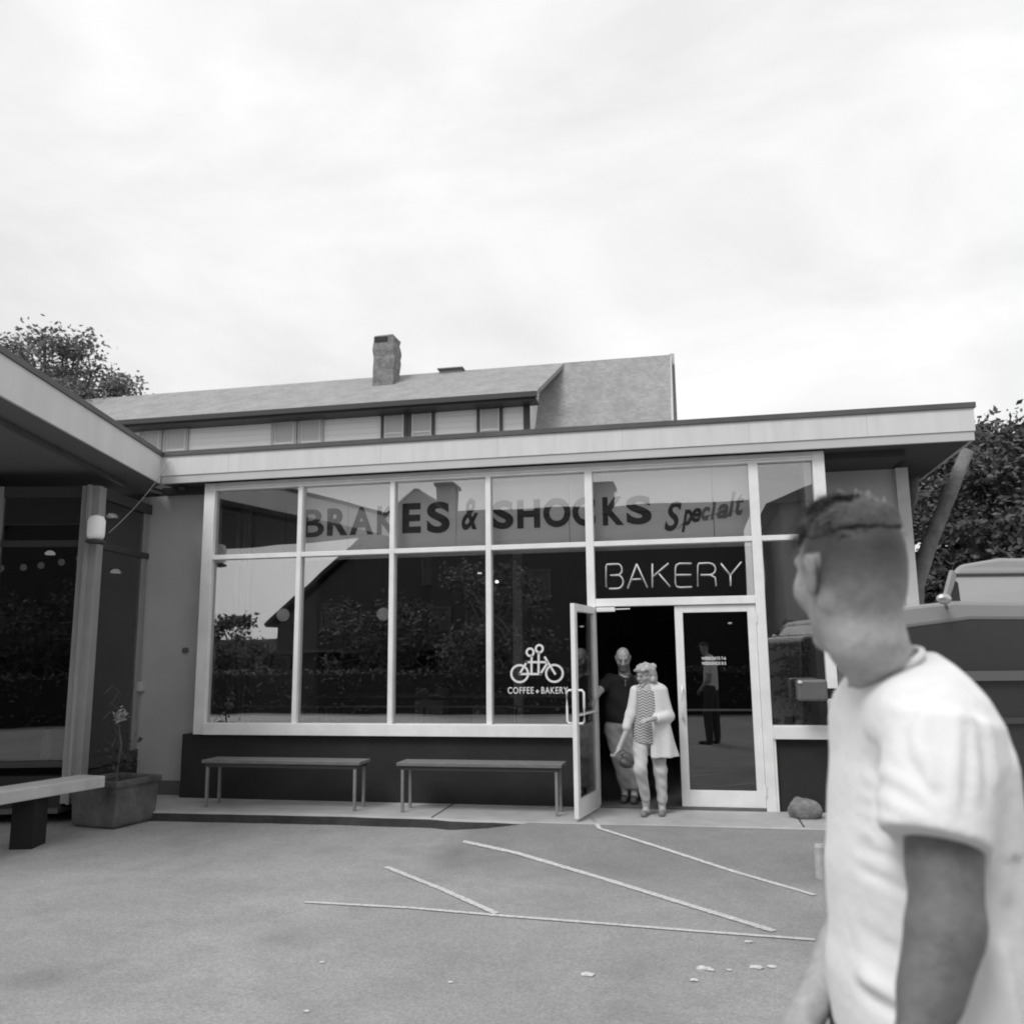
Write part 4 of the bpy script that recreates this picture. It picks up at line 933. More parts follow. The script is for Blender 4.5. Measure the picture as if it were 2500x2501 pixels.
# ======== the near person in a white T-shirt ========
nb = 1.50
near = empty('person', tuple(tw1((W(2240, 1700, nb)[0], nb, GZ))), label='person with cropped dark hair in a plain white T-shirt looking towards the shop', cat='person')
HD = 1.43
Hn = Frame(W(2071, 1392, HD), (-.28, .96, -.03), sc=.97)
s = SDF(Hn.c-np.array((.15, .15, .30)), Hn.c+np.array((.2, .15, .15)), .003)
head(s, Hn)
nkb = W(2160, 1640, 1.50)
s.chain([Hn(-.014, -.006, -.06), Hn(-.018, -.008, -.12), nkb], [.058, .054, .061], k=.03)
s.ell(Hn(-.055, 0, -.03), (.04, .05, .05), Hn.R, k=.03)
def tone_near(V):
    P = Hn.inv(V); x, y, z = P.T; back = sm(x, .06, .0)
    line_ = -.085+.04*sm(x, -.06, .02)                      # nape line rising towards the ear
    m_ = sm(z, line_-.03, .035)*back; m_ = np.maximum(m_, sm(z, .045, .075))
    m_ *= 1-.9*(np.abs(y) > .074)*(np.abs(x+.005) < .024)*(np.abs(z+.012) < .035)
    er__ = (np.abs(y) > .074)*(np.abs(x+.005) < .024)*(np.abs(z+.012) < .035)
    return (.36-.08*er__)*(1-m_)+.045*m_
# arms
sh = W(2280, 1835, 1.33); el_ = W(2312, 2235, 1.27); wr = W(2228, 2600, 1.22)
aL = SDF(np.minimum(np.minimum(sh, el_), wr)-np.array((.12, .12, .25)), np.maximum(np.maximum(sh, el_), wr)+.12, .005)
aL.chain([sh, el_, wr], [.046, .041, .028], k=.03); aL.cap(W(2318, 1900, 1.30), W(2304, 2120, 1.29), .049, .045, k=.03); aL.cap(W(2305, 2290, 1.26), W(2275, 2420, 1.25), .043, .037, k=.03)
dL = wr-el_; hand(aL, wr, dL, (-.2, 1, 0), (-1, -.1, 0), .35)
sh2 = W(2190, 1820, 1.68); el2 = W(2120, 2200, 1.72); wr2 = W(1958, 2500, 1.60)
aR = SDF(np.minimum(np.minimum(sh2, el2), wr2)-np.array((.15, .15, .2)), np.maximum(np.maximum(sh2, el2), wr2)+.12, .005)
aR.chain([sh2, el2, wr2], [.05, .044, .029], k=.03); aR.cap(el2*.8+wr2*.2, el2*.5+wr2*.5, .044, .038, k=.02)
hand(aR, wr2, wr2-el2, (.2, 0, -1), (0, -1, .1), .5)
# trunk and legs (clothed)
tb = SDF((W(2240, 1700, nb)[0]-.32, 1.15, GZ-.02), (W(2240, 1700, nb)[0]+.36, 1.9, 1.62), .01)
pc_ = W(2255, 2440, nb); gx = pc_[0]
tb.chain([W(2190, 1700, nb), W(2250, 2000, nb), pc_], [.08, .1, .115], k=.05)
for sgn, fx in ((-1, .06), (1, -.05)):
    hip = np.array([gx, nb+sgn*.1, pc_[2]-.03]); kn = np.array([gx+fx-.02, nb+sgn*.11, .48]); an = np.array([gx+fx, nb+sgn*.11, GZ+.1])
    tb.chain([hip, kn, an], [.085, .055, .04], k=.04); tb.cap(an-np.array((0, 0, .06)), an+np.array((-.16, 0, -.07)), .036, .03, k=.03)
body_mesh('body', [(s, tone_near), (aL, .15), (aR, .36), (tb, .33)], skinm, near)  # near arm is toned darker: its shade is put into the skin colour
# T-shirt
def lv(v, uL, uR, b, bc=nb):
    k_ = min(1, max(0, (v-1590)/120)); uL, uR = uL+26*min(1, max(0, (v-1700)/150)), uR-(44-12*min(1, max(0, (v-1900)/400)))*k_
    a, c = W(uL, v, bc), W(uR, v, bc); return (a[2], (a[0]+c[0])/2, (c[0]-a[0])/2, b)
lev = [lv(1592, 2205, 2268, .05), lv(1625, 2115, 2318, .095), lv(1655, 2085, 2345, .14), lv(1700, 2068, 2385, .185), lv(1760, 2054, 2418, .212), lv(1850, 2041, 2445, .222), lv(2000, 2029, 2466, .215), lv(2120, 2019, 2478, .205), lv(2200, 2023, 2484, .2), lv(2300, 2029, 2488, .2), lv(2380, 2020, 2490, .2), lv(2450, 2024, 2494, .202), lv(2530, 2036, 2496, .203), lv(2600, 2044, 2492, .205)]
ztop, zbot = lev[0][0], lev[-1][0]; cx0 = lev[6][1]
s = SDF((cx0-.27, nb-.36, zbot-.03), (cx0+.3, nb+.36, ztop+.05), .006)
s.loft((cx0, nb, ztop), (cx0, nb, zbot), [((ztop-z)/(ztop-zbot), a, b, x-cx0, 0) for z, x, a, b in lev], k=.02, power=2.2)
# shoulder caps and sleeves
s.ell(W(2240, 1765, 1.37), (.055, .055, .055), k=.07)
s.ell(W(2200, 1760, 1.66), (.08, .075, .08), k=.06)
p_, q_ = W(2296, 1770, 1.32), W(2280, 2052, 1.275)
axs = np.array((1.0, 0, -.0)); s.loft(p_, q_+dz*.05 if 0 else q_, [(0, .064, .06, 0, 0), (.4, .073, .07, -.002, 0), (1, .073, .071, 0, 0)], ax=axs, k=.035)
dz = (q_-p_)/np.linalg.norm(q_-p_)
hn = np.array([.33, 0, -.94])                            # hem plane of the near sleeve
def hemcut(X, Y, Z):
    d = (X-q_[0])*hn[0]+(Y-q_[1])*hn[1]+(Z-q_[2])*hn[2]; near_ = (Y < q_[1]+.085) & (X > q_[0]-.1) & (d > -.02)
    return np.where(near_ & (Y < nb-.155), d, -1.0)
s.loft(p_+dz*.17, q_+dz*.08, [(0, .03, .03, 0, 0), (.4, .054, .052, 0, 0), (1, .0585, .0585, 0, 0)], ax=axs, k=.004, op='sub')
p2, q2 = W(2180, 1800, 1.69), W(2130, 2060, 1.70)
s.loft(p2, q2, [(0, .07, .065, 0, 0), (1, .068, .065, 0, 0)], k=.03)
# neck opening
s.cap(Hn(-.05, 0, -.11), nkb+np.array((0.0, 0, .055)), .056, .062, k=.012, op='sub')
s.loft(W(2245, 2560, nb), W(2245, 2640, nb), [(0, .13, .185, 0, 0), (1, .135, .19, 0, 0)], k=.004, op='sub')
FO = []
def fold(pts, wdt, h, b0=1.46): 
    P = [W(u, v, 1.36) for u, v in pts]; FO.append(([(p[0], p[2]) for p in P], wdt, h, b0))
fold([(2262, 1672), (2200, 1700), (2158, 1760), (2146, 1830), (2160, 1880), (2180, 1930)], .006, -.004)
fold([(2175, 1930), (2135, 1890), (2090, 1850)], .011, .006); fold([(2178, 1975), (2130, 1950), (2070, 1900)], .012, .006); fold([(2180, 2010), (2120, 1995), (2062, 1960)], .011, .005)
fold([(2180, 1880), (2168, 1800), (2190, 1740)], .010, .006); fold([(2210, 1960), (2230, 1850), (2262, 1740)], .010, .007); fold([(2265, 1980), (2275, 1850), (2290, 1740)], .012, .0045); fold([(2330, 1980), (2335, 1860), (2330, 1760)], .014, .005)
fold([(2235, 1970), (2250, 1860), (2270, 1760)], .008, -.005); fold([(2300, 1960), (2308, 1850), (2310, 1750)], .01, -.005)
fold([(2065, 2155), (2140, 2150), (2215, 2172)], .010, -.006); fold([(2090, 2030), (2150, 2050), (2215, 2045)], .012, .005); fold([(2070, 2060), (2130, 2090), (2190, 2100)], .012, -.005)
fold([(2040, 2300), (2100, 2350), (2160, 2420)], .014, .008); fold([(2060, 2240), (2120, 2300), (2190, 2330)], .014, -.005); fold([(2020, 2450), (2120, 2455), (2250, 2495)], .012, -.010); fold([(2020, 2410), (2120, 2425), (2230, 2450)], .012, .006)
fold([(2410, 2200), (2440, 2350), (2470, 2480)], .018, -.010); fold([(2400, 2300), (2420, 2420), (2450, 2520)], .018, .009); fold([(2400, 1900), (2430, 2050), (2445, 2200)], .016, -.007); fold([(2440, 1850), (2462, 2000), (2470, 2200)], .012, .004)
fold([(2120, 1700), (2100, 1780), (2095, 1840)], .012, -.004); fold([(2350, 1680), (2400, 1760), (2430, 1850)], .01, -.004)
def shirtdisp(V, Nn):
    d = .0016*np.sin(V[:, 2]*31+np.sin(V[:, 0]*23)*1.7)*np.sin(V[:, 0]*19+V[:, 1]*13+V[:, 2]*9)
    x, y, z = V.T
    hem = 1-sm((x-q_[0])*.33-(z-q_[2])*.94, -.06, -.03)*(y < nb-.1)*(x > q_[0]-.1)*(z > q_[2]-.03)
    d = d*hem
    for pts, wdt, h, b0 in FO:
        best = np.full(len(V), 9.0)
        for (x0, z0), (x1, z1) in zip(pts[:-1], pts[1:]):
            dx, dz_ = x1-x0, z1-z0; tt = np.clip(((x-x0)*dx+(z-z0)*dz_)/(dx*dx+dz_*dz_), 0, 1); best = np.minimum(best, np.hypot(x-x0-tt*dx, z-z0-tt*dz_))
        xa = [p[0] for p in pts]; za = [p[1] for p in pts]
        d = d+.8*h*np.exp(-(best/wdt)**2)*sm(y, b0, b0-.06)*hem
    return d
shirtm = mat('white_cotton', .78, .95, .03, 14, .16, 34, spec=.1)
s.build('t_shirt', shirtm, near, disp=shirtdisp, xf=toworld)
# collar rib
rb = MB(); pts = []
cc = W(2160, 1622, 1.485); er_ = np.array([math.cos(.45), 0, math.sin(.45)]); eb_ = np.array([0, 1, 0])
rb.tube([tw1(cc+er_*.056*math.cos(a)+eb_*.085*math.sin(a)+np.array([0, 0, -.012*math.cos(a)**2*0])) for a in np.linspace(0, 2*PI, 41)], .006, 8)
rb.build('collar', shirtm, near, smooth=True)
# trousers and shoes
s = SDF((gx-.3, nb-.32, GZ+.02), (gx+.3, nb+.32, pc_[2]+.12), .012)
s.ell((gx, nb, pc_[2]-.02), (.13, .17, .13), k=.04)
for sgn, fx in ((-1, .06), (1, -.05)):
    s.chain([(gx, nb+sgn*.1, pc_[2]-.05), (gx+fx-.02, nb+sgn*.11, .48), (gx+fx, nb+sgn*.11, GZ+.12)], [.11, .085, .07], k=.04)
s.build('trousers', mat('dark_cotton', .06, .9, .1, 8), near, xf=toworld)
for sgn, fx in ((-1, .06), (1, -.05)):
    s = SDF((gx+fx-.25, nb+sgn*.11-.09, GZ-.01), (gx+fx+.12, nb+sgn*.11+.09, GZ+.16), .008)
    s.ell((gx+fx, nb+sgn*.11, GZ+.055), (.06, .045, .055), k=.03); s.ell((gx+fx-.11, nb+sgn*.11, GZ+.035), (.1, .048, .035), k=.04); s.build('shoe', mat('dark_shoe%d' % sgn, .05, .6), near, xf=toworld)
# hair: longer on top, brushed over
s = SDF(Hn.c-np.array((.16, .16, .04)), Hn.c+np.array((.16, .16, .18)), .003)
s.ell(Hn(-.012, 0, .024), (.0985*.97, .0768*.97, .0935*.97), Hn.R, k=.01)
s.ell(Hn(-.03, 0, .08), (.064, .060, .033), Hn.R, k=.02); s.ell(Hn(.03, 0, .083), (.052, .058, .034), Hn.R, k=.02)
s.ell(Hn(-.07, 0, .055), (.026, .05, .022), Hn.R, k=.015)
def haircut(X, Y, Z):
    P = Hn.inv(np.stack([X, Y, Z], -1)); return -(P[..., 2]-(.055+.10*np.clip(np.abs(P[..., 0]+.01)-.075, 0, 1)+.006*np.sin(P[..., 0]*60)))
s.cut(haircut)
def hairdisp(V, Nn):
    P = Hn.inv(V); return .0013*np.sin(P[:, 0]*130+np.sin(P[:, 1]*60)*2.5+P[:, 2]*90)+.0014*np.sin(P[:, 1]*210+P[:, 0]*35)
hairm = mat('dark_hair', .075, .55, .5, 60, .5, 160, stretch=(1, 3, 1))
hb = s.build('hair', hairm, near, disp=hairdisp, xf=toworld, smooth_it=1)
V = []; F_ = []
rs = np.random.RandomState(3)
for i in range(2600):                                    # single strands lying over the crown
    x, y = rs.uniform(-.1, .085), rs.uniform(-.068, .068)
    e = 1-((x+.012)/.1)**2-(y/.074)**2
    if e < .04: continue
    z = .028+.088*math.sqrt(e)+.012*sm(np.array(e), .1, .5); ln = rs.uniform(.014, .042)
    dirv = np.array([.75+rs.normal(0, .25), .25+rs.normal(0, .35), rs.normal(.12, .18)]); dirv /= np.linalg.norm(dirv)
    p0 = np.array([x, y, z-.003]); p1 = p0+dirv*ln*.5+np.array([0, 0, .004]); p2_ = p0+dirv*ln+np.array([0, 0, -.004-.25*max(0, .3-e)*.06]); sd2 = np.cross(dirv, (0, 0, 1)); sd2 /= np.linalg.norm(sd2); i0 = len(V)
    for p, r in ((p0, .0013), (p1, .0012), (p2_, .0002)):
        V += [Hn(*(p-sd2*r)), Hn(*(p+sd2*r))]
    F_ += [(i0, i0+1, i0+3, i0+2), (i0+2, i0+3, i0+5, i0+4)]
me = bpy.data.meshes.new('hair_strands'); me.from_pydata(toworld(np.array(V)).tolist(), [], F_); me.materials.append(mat('hair_strand', .17, .45, .6, 90))
o = bpy.data.objects.new('hair_strands', me); COL.objects.link(o); o.parent = hb; o.matrix_parent_inverse = pworld(hb).inverted(); tag(o, kind='stuff')

# ======== woman in a white cardigan stepping onto the walkway ========
def prs(u, v, D): return W(u, v, D)
DWm = (atz(1595, 1990, 0)-C0)@E2_
wp_ = tw1((W(1597, 1990, DWm)[0], DWm, 0))
wom = empty('person', tuple(wp_), label='person in white cardigan over patterned top and pale trousers stepping out of the door', cat='person')
D = DWm
def P(u, v, db=0): return W(u, v, D+db)
Hw = Frame(P(1574, 1649, .0), (-.78, -.62, -.12), sc=.9)
s = SDF((P(1490, 1990)[0], D-.35, -.01), (P(1660, 1990)[0], D+.3, P(1590, 1598)[2]+.02), .0065)
s_h = SDF(Hw.c-.16, Hw.c+.15, .004); head(s_h, Hw); s_h.chain([Hw(-.02, 0, -.06), P(1582, 1672, .01)], [.05, .052], k=.02); s_h.cap(P(1582, 1668, .01), P(1584, 1685, .01), .05, .06, k=.02)
# trunk
s.chain([P(1583, 1680, .01), P(1583, 1730, .01), P(1580, 1800, .02)], [.07, .09, .11], k=.05)
s.cap(P(1558, 1690, -.0), P(1608, 1686, .02), .055, .055, k=.04)
# right arm (towards the left of the picture), hanging with the bag; left arm bent across
ra = [P(1552, 1690, .0), P(1540, 1760, -.03), P(1511, 1828, -.10)]; s.chain(ra, [.04, .034, .022], k=.02)
hand(s, ra[2], ra[2]-ra[1], (.1, .2, 1), (0, -1, 0), .9, .9)
la = [P(1616, 1690, .02), P(1634, 1752, .0), P(1590, 1757, -.2)]; s.chain(la, [.042, .036, .024], k=.02)
hand(s, la[2], (P(1566, 1760, -.26)-la[2]), (-.3, .3, -1), (0, -.3, 1), .5, .9)
kneeL, ankL = P(1563, 1880, -.14), P(1577, 1962, -.02); kneeR, ankR = P(1612, 1885, .0), P(1616, 1966, .03)
s.chain([P(1566, 1812, 0), kneeL, ankL], [.075, .05, .035], k=.03); s.chain([P(1600, 1812, .02), kneeR, ankR], [.075, .05, .035], k=.03)
s.cap(ankL, ankL+np.array((0, 0, -.06)), .034, .03, k=.02); s.cap(ankR, ankR+np.array((0, 0, -.06)), .034, .03, k=.02)
ftL = np.array((P(1566, 1990)[0], D-.12, .03)); ftR = np.array((P(1611, 1990)[0], D-.1, .03))
for an_, ft in ((ankL, ftL), (ankR, ftR)): s.cap((an_[0], an_[1]+.01, .035), ft, .032, .026, k=.03)
def tone_w(V): 
    Pp = Hw.inv(V); x, y, z = Pp.T; t_ = np.full(len(V), .42); eye = (np.abs(np.abs(y)-.032) < .014) & (np.abs(z+.002) < .008) & (x > .06); t_[eye] = .12
    br_ = (np.abs(np.abs(y)-.032) < .02) & (np.abs(z-.022) < .006) & (x > .06); t_[br_] = .25; lip = (np.abs(y) < .022) & (np.abs(z+.071) < .009) & (x > .07); t_[lip] = .24; return t_
body_mesh('body', [(s_h, tone_w), (s, .42)], skinm, wom)
s = SDF(Hw.c-.19, Hw.c+.17, .005)
s.ell(Hw(-.022, 0, .032), (.106, .094, .098), Hw.R, k=.02)
for i in range(26):
    a = i*2.4; z = .09-.2*(i/26); r_ = .085+.01*math.sin(i*1.7); x_, y_ = -.02-abs(math.cos(a))*r_*.9 if z < .02 else math.cos(a)*r_-.02, math.sin(a)*r_
    s.ell(Hw(x_, y_, z), (.034, .034, .034), k=.02)
def wcut(X, Y, Z):
    Pq = Hw.inv(np.stack([X, Y, Z], -1)); x, y, z = Pq[..., 0], Pq[..., 1], Pq[..., 2]; return np.where((x > .028) & (z < .052), 1.0, -1.0)*.02
s.cut(wcut); s.ell(Hw(.072, 0, .062), (.03, .062, .026), Hw.R, k=.015)
greyhair = mat('grey_hair', .42, .7, .4, 30, .6, 90)
def wh(V, Nn): return .006*np.sin(V[:, 0]*90+V[:, 2]*60)*np.sin(V[:, 1]*70+V[:, 2]*30)
s.build('hair', greyhair, wom, disp=wh, xf=toworld)
gm_ = MB()
for y in (-.032, .032): gm_.tube([tw1(Hw(.104, y+.024*math.cos(a), -.002+.017*math.sin(a))) for a in np.linspace(0, 2*PI, 15)], .0018, 5)
gm_.tube([tw1(Hw(.104, -.008, 0)), tw1(Hw(.108, 0, .003)), tw1(Hw(.104, .008, 0))], .0018, 5)
for y in (-1, 1): gm_.tube([tw1(Hw(.102, y*.056, .003)), tw1(Hw(.0, y*.082, .003))], .0018, 5)
gm_.build('eyeglasses', mat('glasses_metal', .12, .4), wom)
# patterned top
def patt():
    m = mat('chevron_knit', .4, .9); t = m.node_tree; b = t.nodes['Principled BSDF']; c = t.nodes.new('ShaderNodeTexCoord'); sp = t.nodes.new('ShaderNodeSeparateXYZ'); t.links.new(c.outputs['Object'], sp.inputs[0])
    def mth(op, a, bb=None, v=None):
        x = t.nodes.new('ShaderNodeMath'); x.operation = op; t.links.new(a, x.inputs[0])
        if bb is not None: t.links.new(bb, x.inputs[1])
        if v is not None: x.inputs[1].default_value = v
        return x.outputs[0]
    z = mth('MULTIPLY', sp.outputs['X'], v=14.0); z = mth('PINGPONG', z, v=.5); z = mth('MULTIPLY', z, v=.045)
    y = mth('ADD', sp.outputs['Z'], z); y = mth('MULTIPLY', y, v=230); y = mth('SINE', y)
    r = t.nodes.new('ShaderNodeMapRange'); r.inputs[1].default_value = -.5; r.inputs[2].default_value = .6; r.inputs[3].default_value = .14; r.inputs[4].default_value = .55; t.links.new(y, r.inputs[0]); t.links.new(r.outputs[0], b.inputs['Base Color']); return m
s = SDF(P(1520, 1840)-np.array((0, .3, 0)), P(1650, 1660)+np.array((0, .3, 0)), .0065)
zt_, zb_ = P(1580, 1672)[2], P(1560, 1815)[2]; ctr = P(1576, 1740)[0]
s.loft((ctr+.02, D, zt_), (ctr, D, zb_), [(0, .085, .06, .01, 0), (.12, .14, .08, .02, 0), (.5, .13, .105, .0, 0), (1, .145, .12, -.0, 0)], k=.01, power=2.2)
s.cap(P(1582, 1660, .0), P(1579, 1678, -.05), .052, .05, k=.01, op='sub')
s.build('patterned_top', patt(), wom, xf=toworld, disp=lambda V, Nn: .004*np.sin(V[:, 0]*50+V[:, 2]*12))
# cardigan
cardm = mat('white_knit', .68, .95, .04, 30, .3, 160)
s = SDF(P(1500, 1875)-np.array((0, .38, 0)), P(1668, 1655)+np.array((0, .36, 0)), .0065)
ct, cb = P(1585, 1665)[2], P(1600, 1848)[2]; cx_ = P(1594, 1740)[0]
s.loft((cx_, D+.02, ct), (cx_, D+.02, cb), [(0, .08, .06, -.02, 0), (.1, .17, .095, -.02, 0), (.4, .150, .115, -.006, 0), (.7, .175, .13, .025, 0), (1, .205, .15, .048, 0)], k=.01, power=2.1)
s.chain([P(1552, 1688, .0), P(1540, 1745, -.02), P(1530, 1776, -.05)], [.058, .052, .046], k=.03)
s.chain([P(1614, 1686, .02), P(1633, 1750, .0), P(1606, 1757, -.13)], [.06, .055, .045], k=.03)
def opn(X, Y, Z):
    f_ = sm(Z, ct, cb); uL = P(1558, 1740)[0]-.03*f_-.012; uR = P(1578, 1740)[0]+.012+.035*(1-f_)
    d = np.maximum(np.maximum(X-uR, uL-X), Y-(D+.0)); return np.where(Z > cb-.1, -d, -1.0)
s.cut(opn)
s.loft((cx_, D+.02, ct-.06), (cx_, D+.02, cb-.05), [(0, .13, .07, -.02, 0), (.4, .128, .092, -.006, 0), (1, .183, .13, .048, 0)], k=.004, op='sub', power=2.1)
s.build('cardigan', cardm, wom, xf=toworld, disp=lambda V, Nn: .007*np.sin(V[:, 0]*44+V[:, 2]*4+np.sin(V[:, 2]*5))*(.2+.8*sm(V[:, 2], ct-.2, cb)))
s = SDF(P(1530, 1975)-np.array((0, .3, 0)), P(1650, 1780)+np.array((0, .3, 0)), .0065)
s.chain([P(1564, 1808, 0), kneeL, P(1576, 1948, -.04)], [.085, .063, .048], k=.03); s.chain([P(1604, 1808, .02), kneeR, P(1617, 1955, .02)], [.087, .064, .05], k=.03)
s.ell(P(1583, 1795, .02), (.135, .115, .12), k=.04)
s.build('trousers', mat('pale_trousers', .5, .95, .08, 12, .2, 60), wom, xf=toworld, disp=lambda V, Nn: .004*np.sin(V[:, 2]*55+V[:, 0]*22)*np.sin(V[:, 0]*31+V[:, 2]*9))
for an_, ft in ((ankL, ftL), (ankR, ftR)):
    s = SDF(np.minimum(an_, ft)-np.array((.1, .14, .06)), np.maximum((an_[0], an_[1], .05), ft)+.1, .006); s.lo[2] = -.004 if 0 else s.lo[2]
    s.cap((an_[0], an_[1]+.03, .028), ft+np.array((0, -.02, -.004)), .034, .03, k=.02); s.build('sandal', mat('sandal_leather', .2, .7), wom, xf=toworld)
# handbag she holds
hb_ = empty('handbag', tuple(tw1(P(1530, 1850, -.12))), label='small dark slouchy handbag hanging from the hand of the person in the cardigan', cat='bag')
s = SDF(P(1500, 1885, -.3), P(1560, 1825, .08), .006); s.ell(P(1531, 1856, -.12), (.065, .045, .08), k=.02); s.ell(P(1529, 1864, -.12), (.072, .05, .05), k=.02)
s.build('bag', mat('dark_leather', .07, .5, .3, 12, .3, 30), hb_, xf=toworld, disp=lambda V, Nn: .004*np.sin(V[:, 2]*80+V[:, 0]*50))
MB().tube([tw1(P(1518, 1848, -.12)), tw1(P(1512, 1836, -.13)), tw1(P(1524, 1832, -.12)), tw1(P(1540, 1846, -.12))], .006, 6).build('strap', mat('strap_leather', .06, .5), hb_)

# ======== man in a dark polo holding the door ========
D = DWm+.62
mp_ = tw1((W(1530, 1955, D)[0], D, 0))
man = empty('person', tuple(mp_), label='bald bearded person in a dark polo shirt holding the shop door open', cat='person')
z0m = .024
Hm = Frame(P(1521, 1607, -.05), (-.1, -.9, -.42), sc=.98)
s_h = SDF(Hm.c-.19, Hm.c+.16, .004); head(s_h, Hm); s_h.cap(Hm(-.02, 0, -.06), P(1526, 1652, .04), .06, .065, k=.03)
def tone_m(V):
    Pp = Hm.inv(V); x, y, z = Pp.T; t_ = np.full(len(V), .36); be = sm(z, -.035, -.06)*sm(x, -.01, .03)*(z > -.16); t_ = t_*(1-be)+.22*be
    eye = (np.abs(np.abs(y)-.032) < .014) & (np.abs(z+.002) < .008) & (x > .06); t_[eye] = .09; br_ = (np.abs(np.abs(y)-.034) < .022) & (np.abs(z-.024) < .007) & (x > .05); t_[br_] = .16
    lip = (np.abs(y) < .022) & (np.abs(z+.071) < .007) & (x > .07); t_[lip] = .14; return t_
s = SDF((P(1425, 1960)[0]-.1, D-.55, 0), (P(1600, 1960)[0], D+.3, P(1520, 1640)[2]+.05), .008)
s.chain([P(1522, 1660, .03), P(1518, 1710, .02), P(1515, 1770, .03)], [.08, .11, .12], k=.05)
sm_, em_, wm_ = P(1486, 1664, .0), P(1464, 1686, -.1), P(1442, 1722, -.36)
s.chain([sm_, em_, wm_], [.05, .042, .028], k=.02); hand(s, wm_, (-.4, -.7, -.5), (-1, .2, .2), (0, -.3, 1), .7)
s.chain([P(1562, 1668, .02), P(1572, 1725, .03), P(1566, 1780, -.02)], [.05, .042, .028], k=.02); hand(s, P(1566, 1780, -.02), (-.1, -.1, -1), (-1, 0, 0), (0, -1, 0), .4)
kl, al = P(1512, 1870, -.04), P(1526, 1930, .06); kr, ar = P(1548, 1872, -.04), P(1549, 1935, .0)
kl[2] = kr[2] = .52; al[2] = ar[2] = .12
s.chain([P(1500, 1785, .02), kl, al], [.09, .055, .04], k=.03); s.chain([P(1536, 1785, .02), kr, ar], [.09, .055, .04], k=.03)
for a__ in (al, ar): s.cap((a__[0], a__[1], .075), (a__[0]-.03, a__[1]-.14, .06), .036, .03, k=.03)
body_mesh('body', [(s_h, tone_m), (s, .45)], skinm, man)
s = SDF((P(1440, 1960)[0], D-.35, P(1500, 1780)[2]), (P(1610, 1960)[0], D+.3, P(1520, 1640)[2]+.05), .007)
zt_, zb_ = P(1522, 1648)[2], P(1515, 1764)[2]; c_ = P(1520, 1700)[0]
s.loft((c_, D+.03, zt_), (c_-.01, D+.03, zb_), [(0, .09, .07, .01, 0), (.12, .18, .1, .01, 0), (.5, .19, .135, 0, 0), (.85, .185, .15, -.01, 0), (1, .17, .14, -.01, 0)], k=.01, power=2.3)
s.chain([P(1487, 1662, .01), P(1469, 1680, -.06)], [.075, .062], k=.03); s.chain([P(1560, 1664, .02), P(1570, 1702, .02)], [.075, .064], k=.03)
s.cap(P(1526, 1638, .0), P(1526, 1652, .02), .062, .066, k=.01, op='sub')
s.build('polo_shirt', mat('dark_polo', .018, .9, .1, 20), man, xf=toworld, disp=lambda V, Nn: .005*np.sin(V[:, 2]*28+V[:, 0]*30))
b = MB(); b.tube([tw1(P(1510, 1648, -.07)), tw1(P(1519, 1660, -.12)), tw1(P(1527, 1668, -.135)), tw1(P(1535, 1659, -.12)), tw1(P(1544, 1648, -.06))], .009, 6); b.build('polo_collar', mat('dark_polo_collar', .025, .9), man)
b = MB(); b.tube([tw1(P(1527, 1660, -.13)), tw1(P(1526.5, 1676, -.145))], .005, 6); b.build('button_placket', mat('placket', .2, .7), man)
s = SDF((P(1470, 1960)[0], D-.35, .1), (P(1580, 1960)[0], D+.3, P(1515, 1750)[2]), .008)
s.ell(P(1515, 1772, .03), (.17, .135, .11), k=.04); s.chain([P(1500, 1785, .02), kl, (al[0], al[1], .2)], [.11, .083, .068], k=.03); s.chain([P(1534, 1785, .02), kr, (ar[0], ar[1], .2)], [.11, .083, .068], k=.03)
s.build('trousers', mat('khaki_cotton', .36, .95, .08, 12), man, xf=toworld, disp=lambda V, Nn: .005*np.sin(V[:, 2]*44+V[:, 0]*22)*np.sin(V[:, 0]*31+V[:, 2]*9))
for a__ in (al, ar):
    s = SDF((a__[0]-.15, a__[1]-.26, .0), (a__[0]+.1, a__[1]+.12, .16), .008); s.cap((a__[0], a__[1]+.02, .068), (a__[0]-.035, a__[1]-.16, .06), .042, .036, k=.03); s.build('shoe', mat('brown_shoe', .09, .6), man, xf=toworld)

# ======== second look at the far right: tall dark truck ========
trk = empty('pickup_truck', tuple(tw1((W(2600, 1900, 4.6)[0], 4.6, GZ))), rz=0, label='tall dark off-road truck with pale top parked at the right edge', cat='truck')
TD = 4.6
def T(u, v, db=0): return W(u, v, TD+db)
def tpr(uv, d0, d1): return [tuple(tw1(T(u, v, d0))) for u, v in uv], tuple(TX*(d1-d0))
tdark = mat('dark_truck_paint', .035, .28, spec=.6); tlight = mat('truck_sky_sheen', .27, .35, spec=.6); tchr = mat('chrome_trim', .5, .25, metal=.8)  # pale tone puts the sky reflection on hood and belt into the colour
zz0 = .42
TX = E2_+E1_*(1000/2131); TX /= np.linalg.norm(TX)
def tz(u, z, db=0): p = T(u, 1700, 0); return tuple(tw1((p[0], TD, z))+TX*db)
hoodz = T(2300, 1487)[2]; beltz = T(2450, 1492)[2]; roofz = T(2480, 1372)[2]
uF, uA, uB, uR = 2186, 2345, 2760, 3150
b = MB(); pol = [tz(uF, .62), tz(uF-4, 1.3), tz(uF+4, hoodz-.06), tz(uF+30, hoodz), tz(uA, hoodz+.03), tz(uR, beltz), tz(uR, .62)]
b.prism(pol, tuple(TX*1.8)); b.build('body', tdark, trk, bevel=.03)
b = MB(); pol = [tz(uF+2, hoodz-.11, -.012), tz(uF+26, hoodz+.012, -.012), tz(uA+6, hoodz+.04, -.012), tz(uR, beltz+.012, -.012), tz(uR, beltz-.07, -.012), tz(uA+40, hoodz-.06, -.012)]
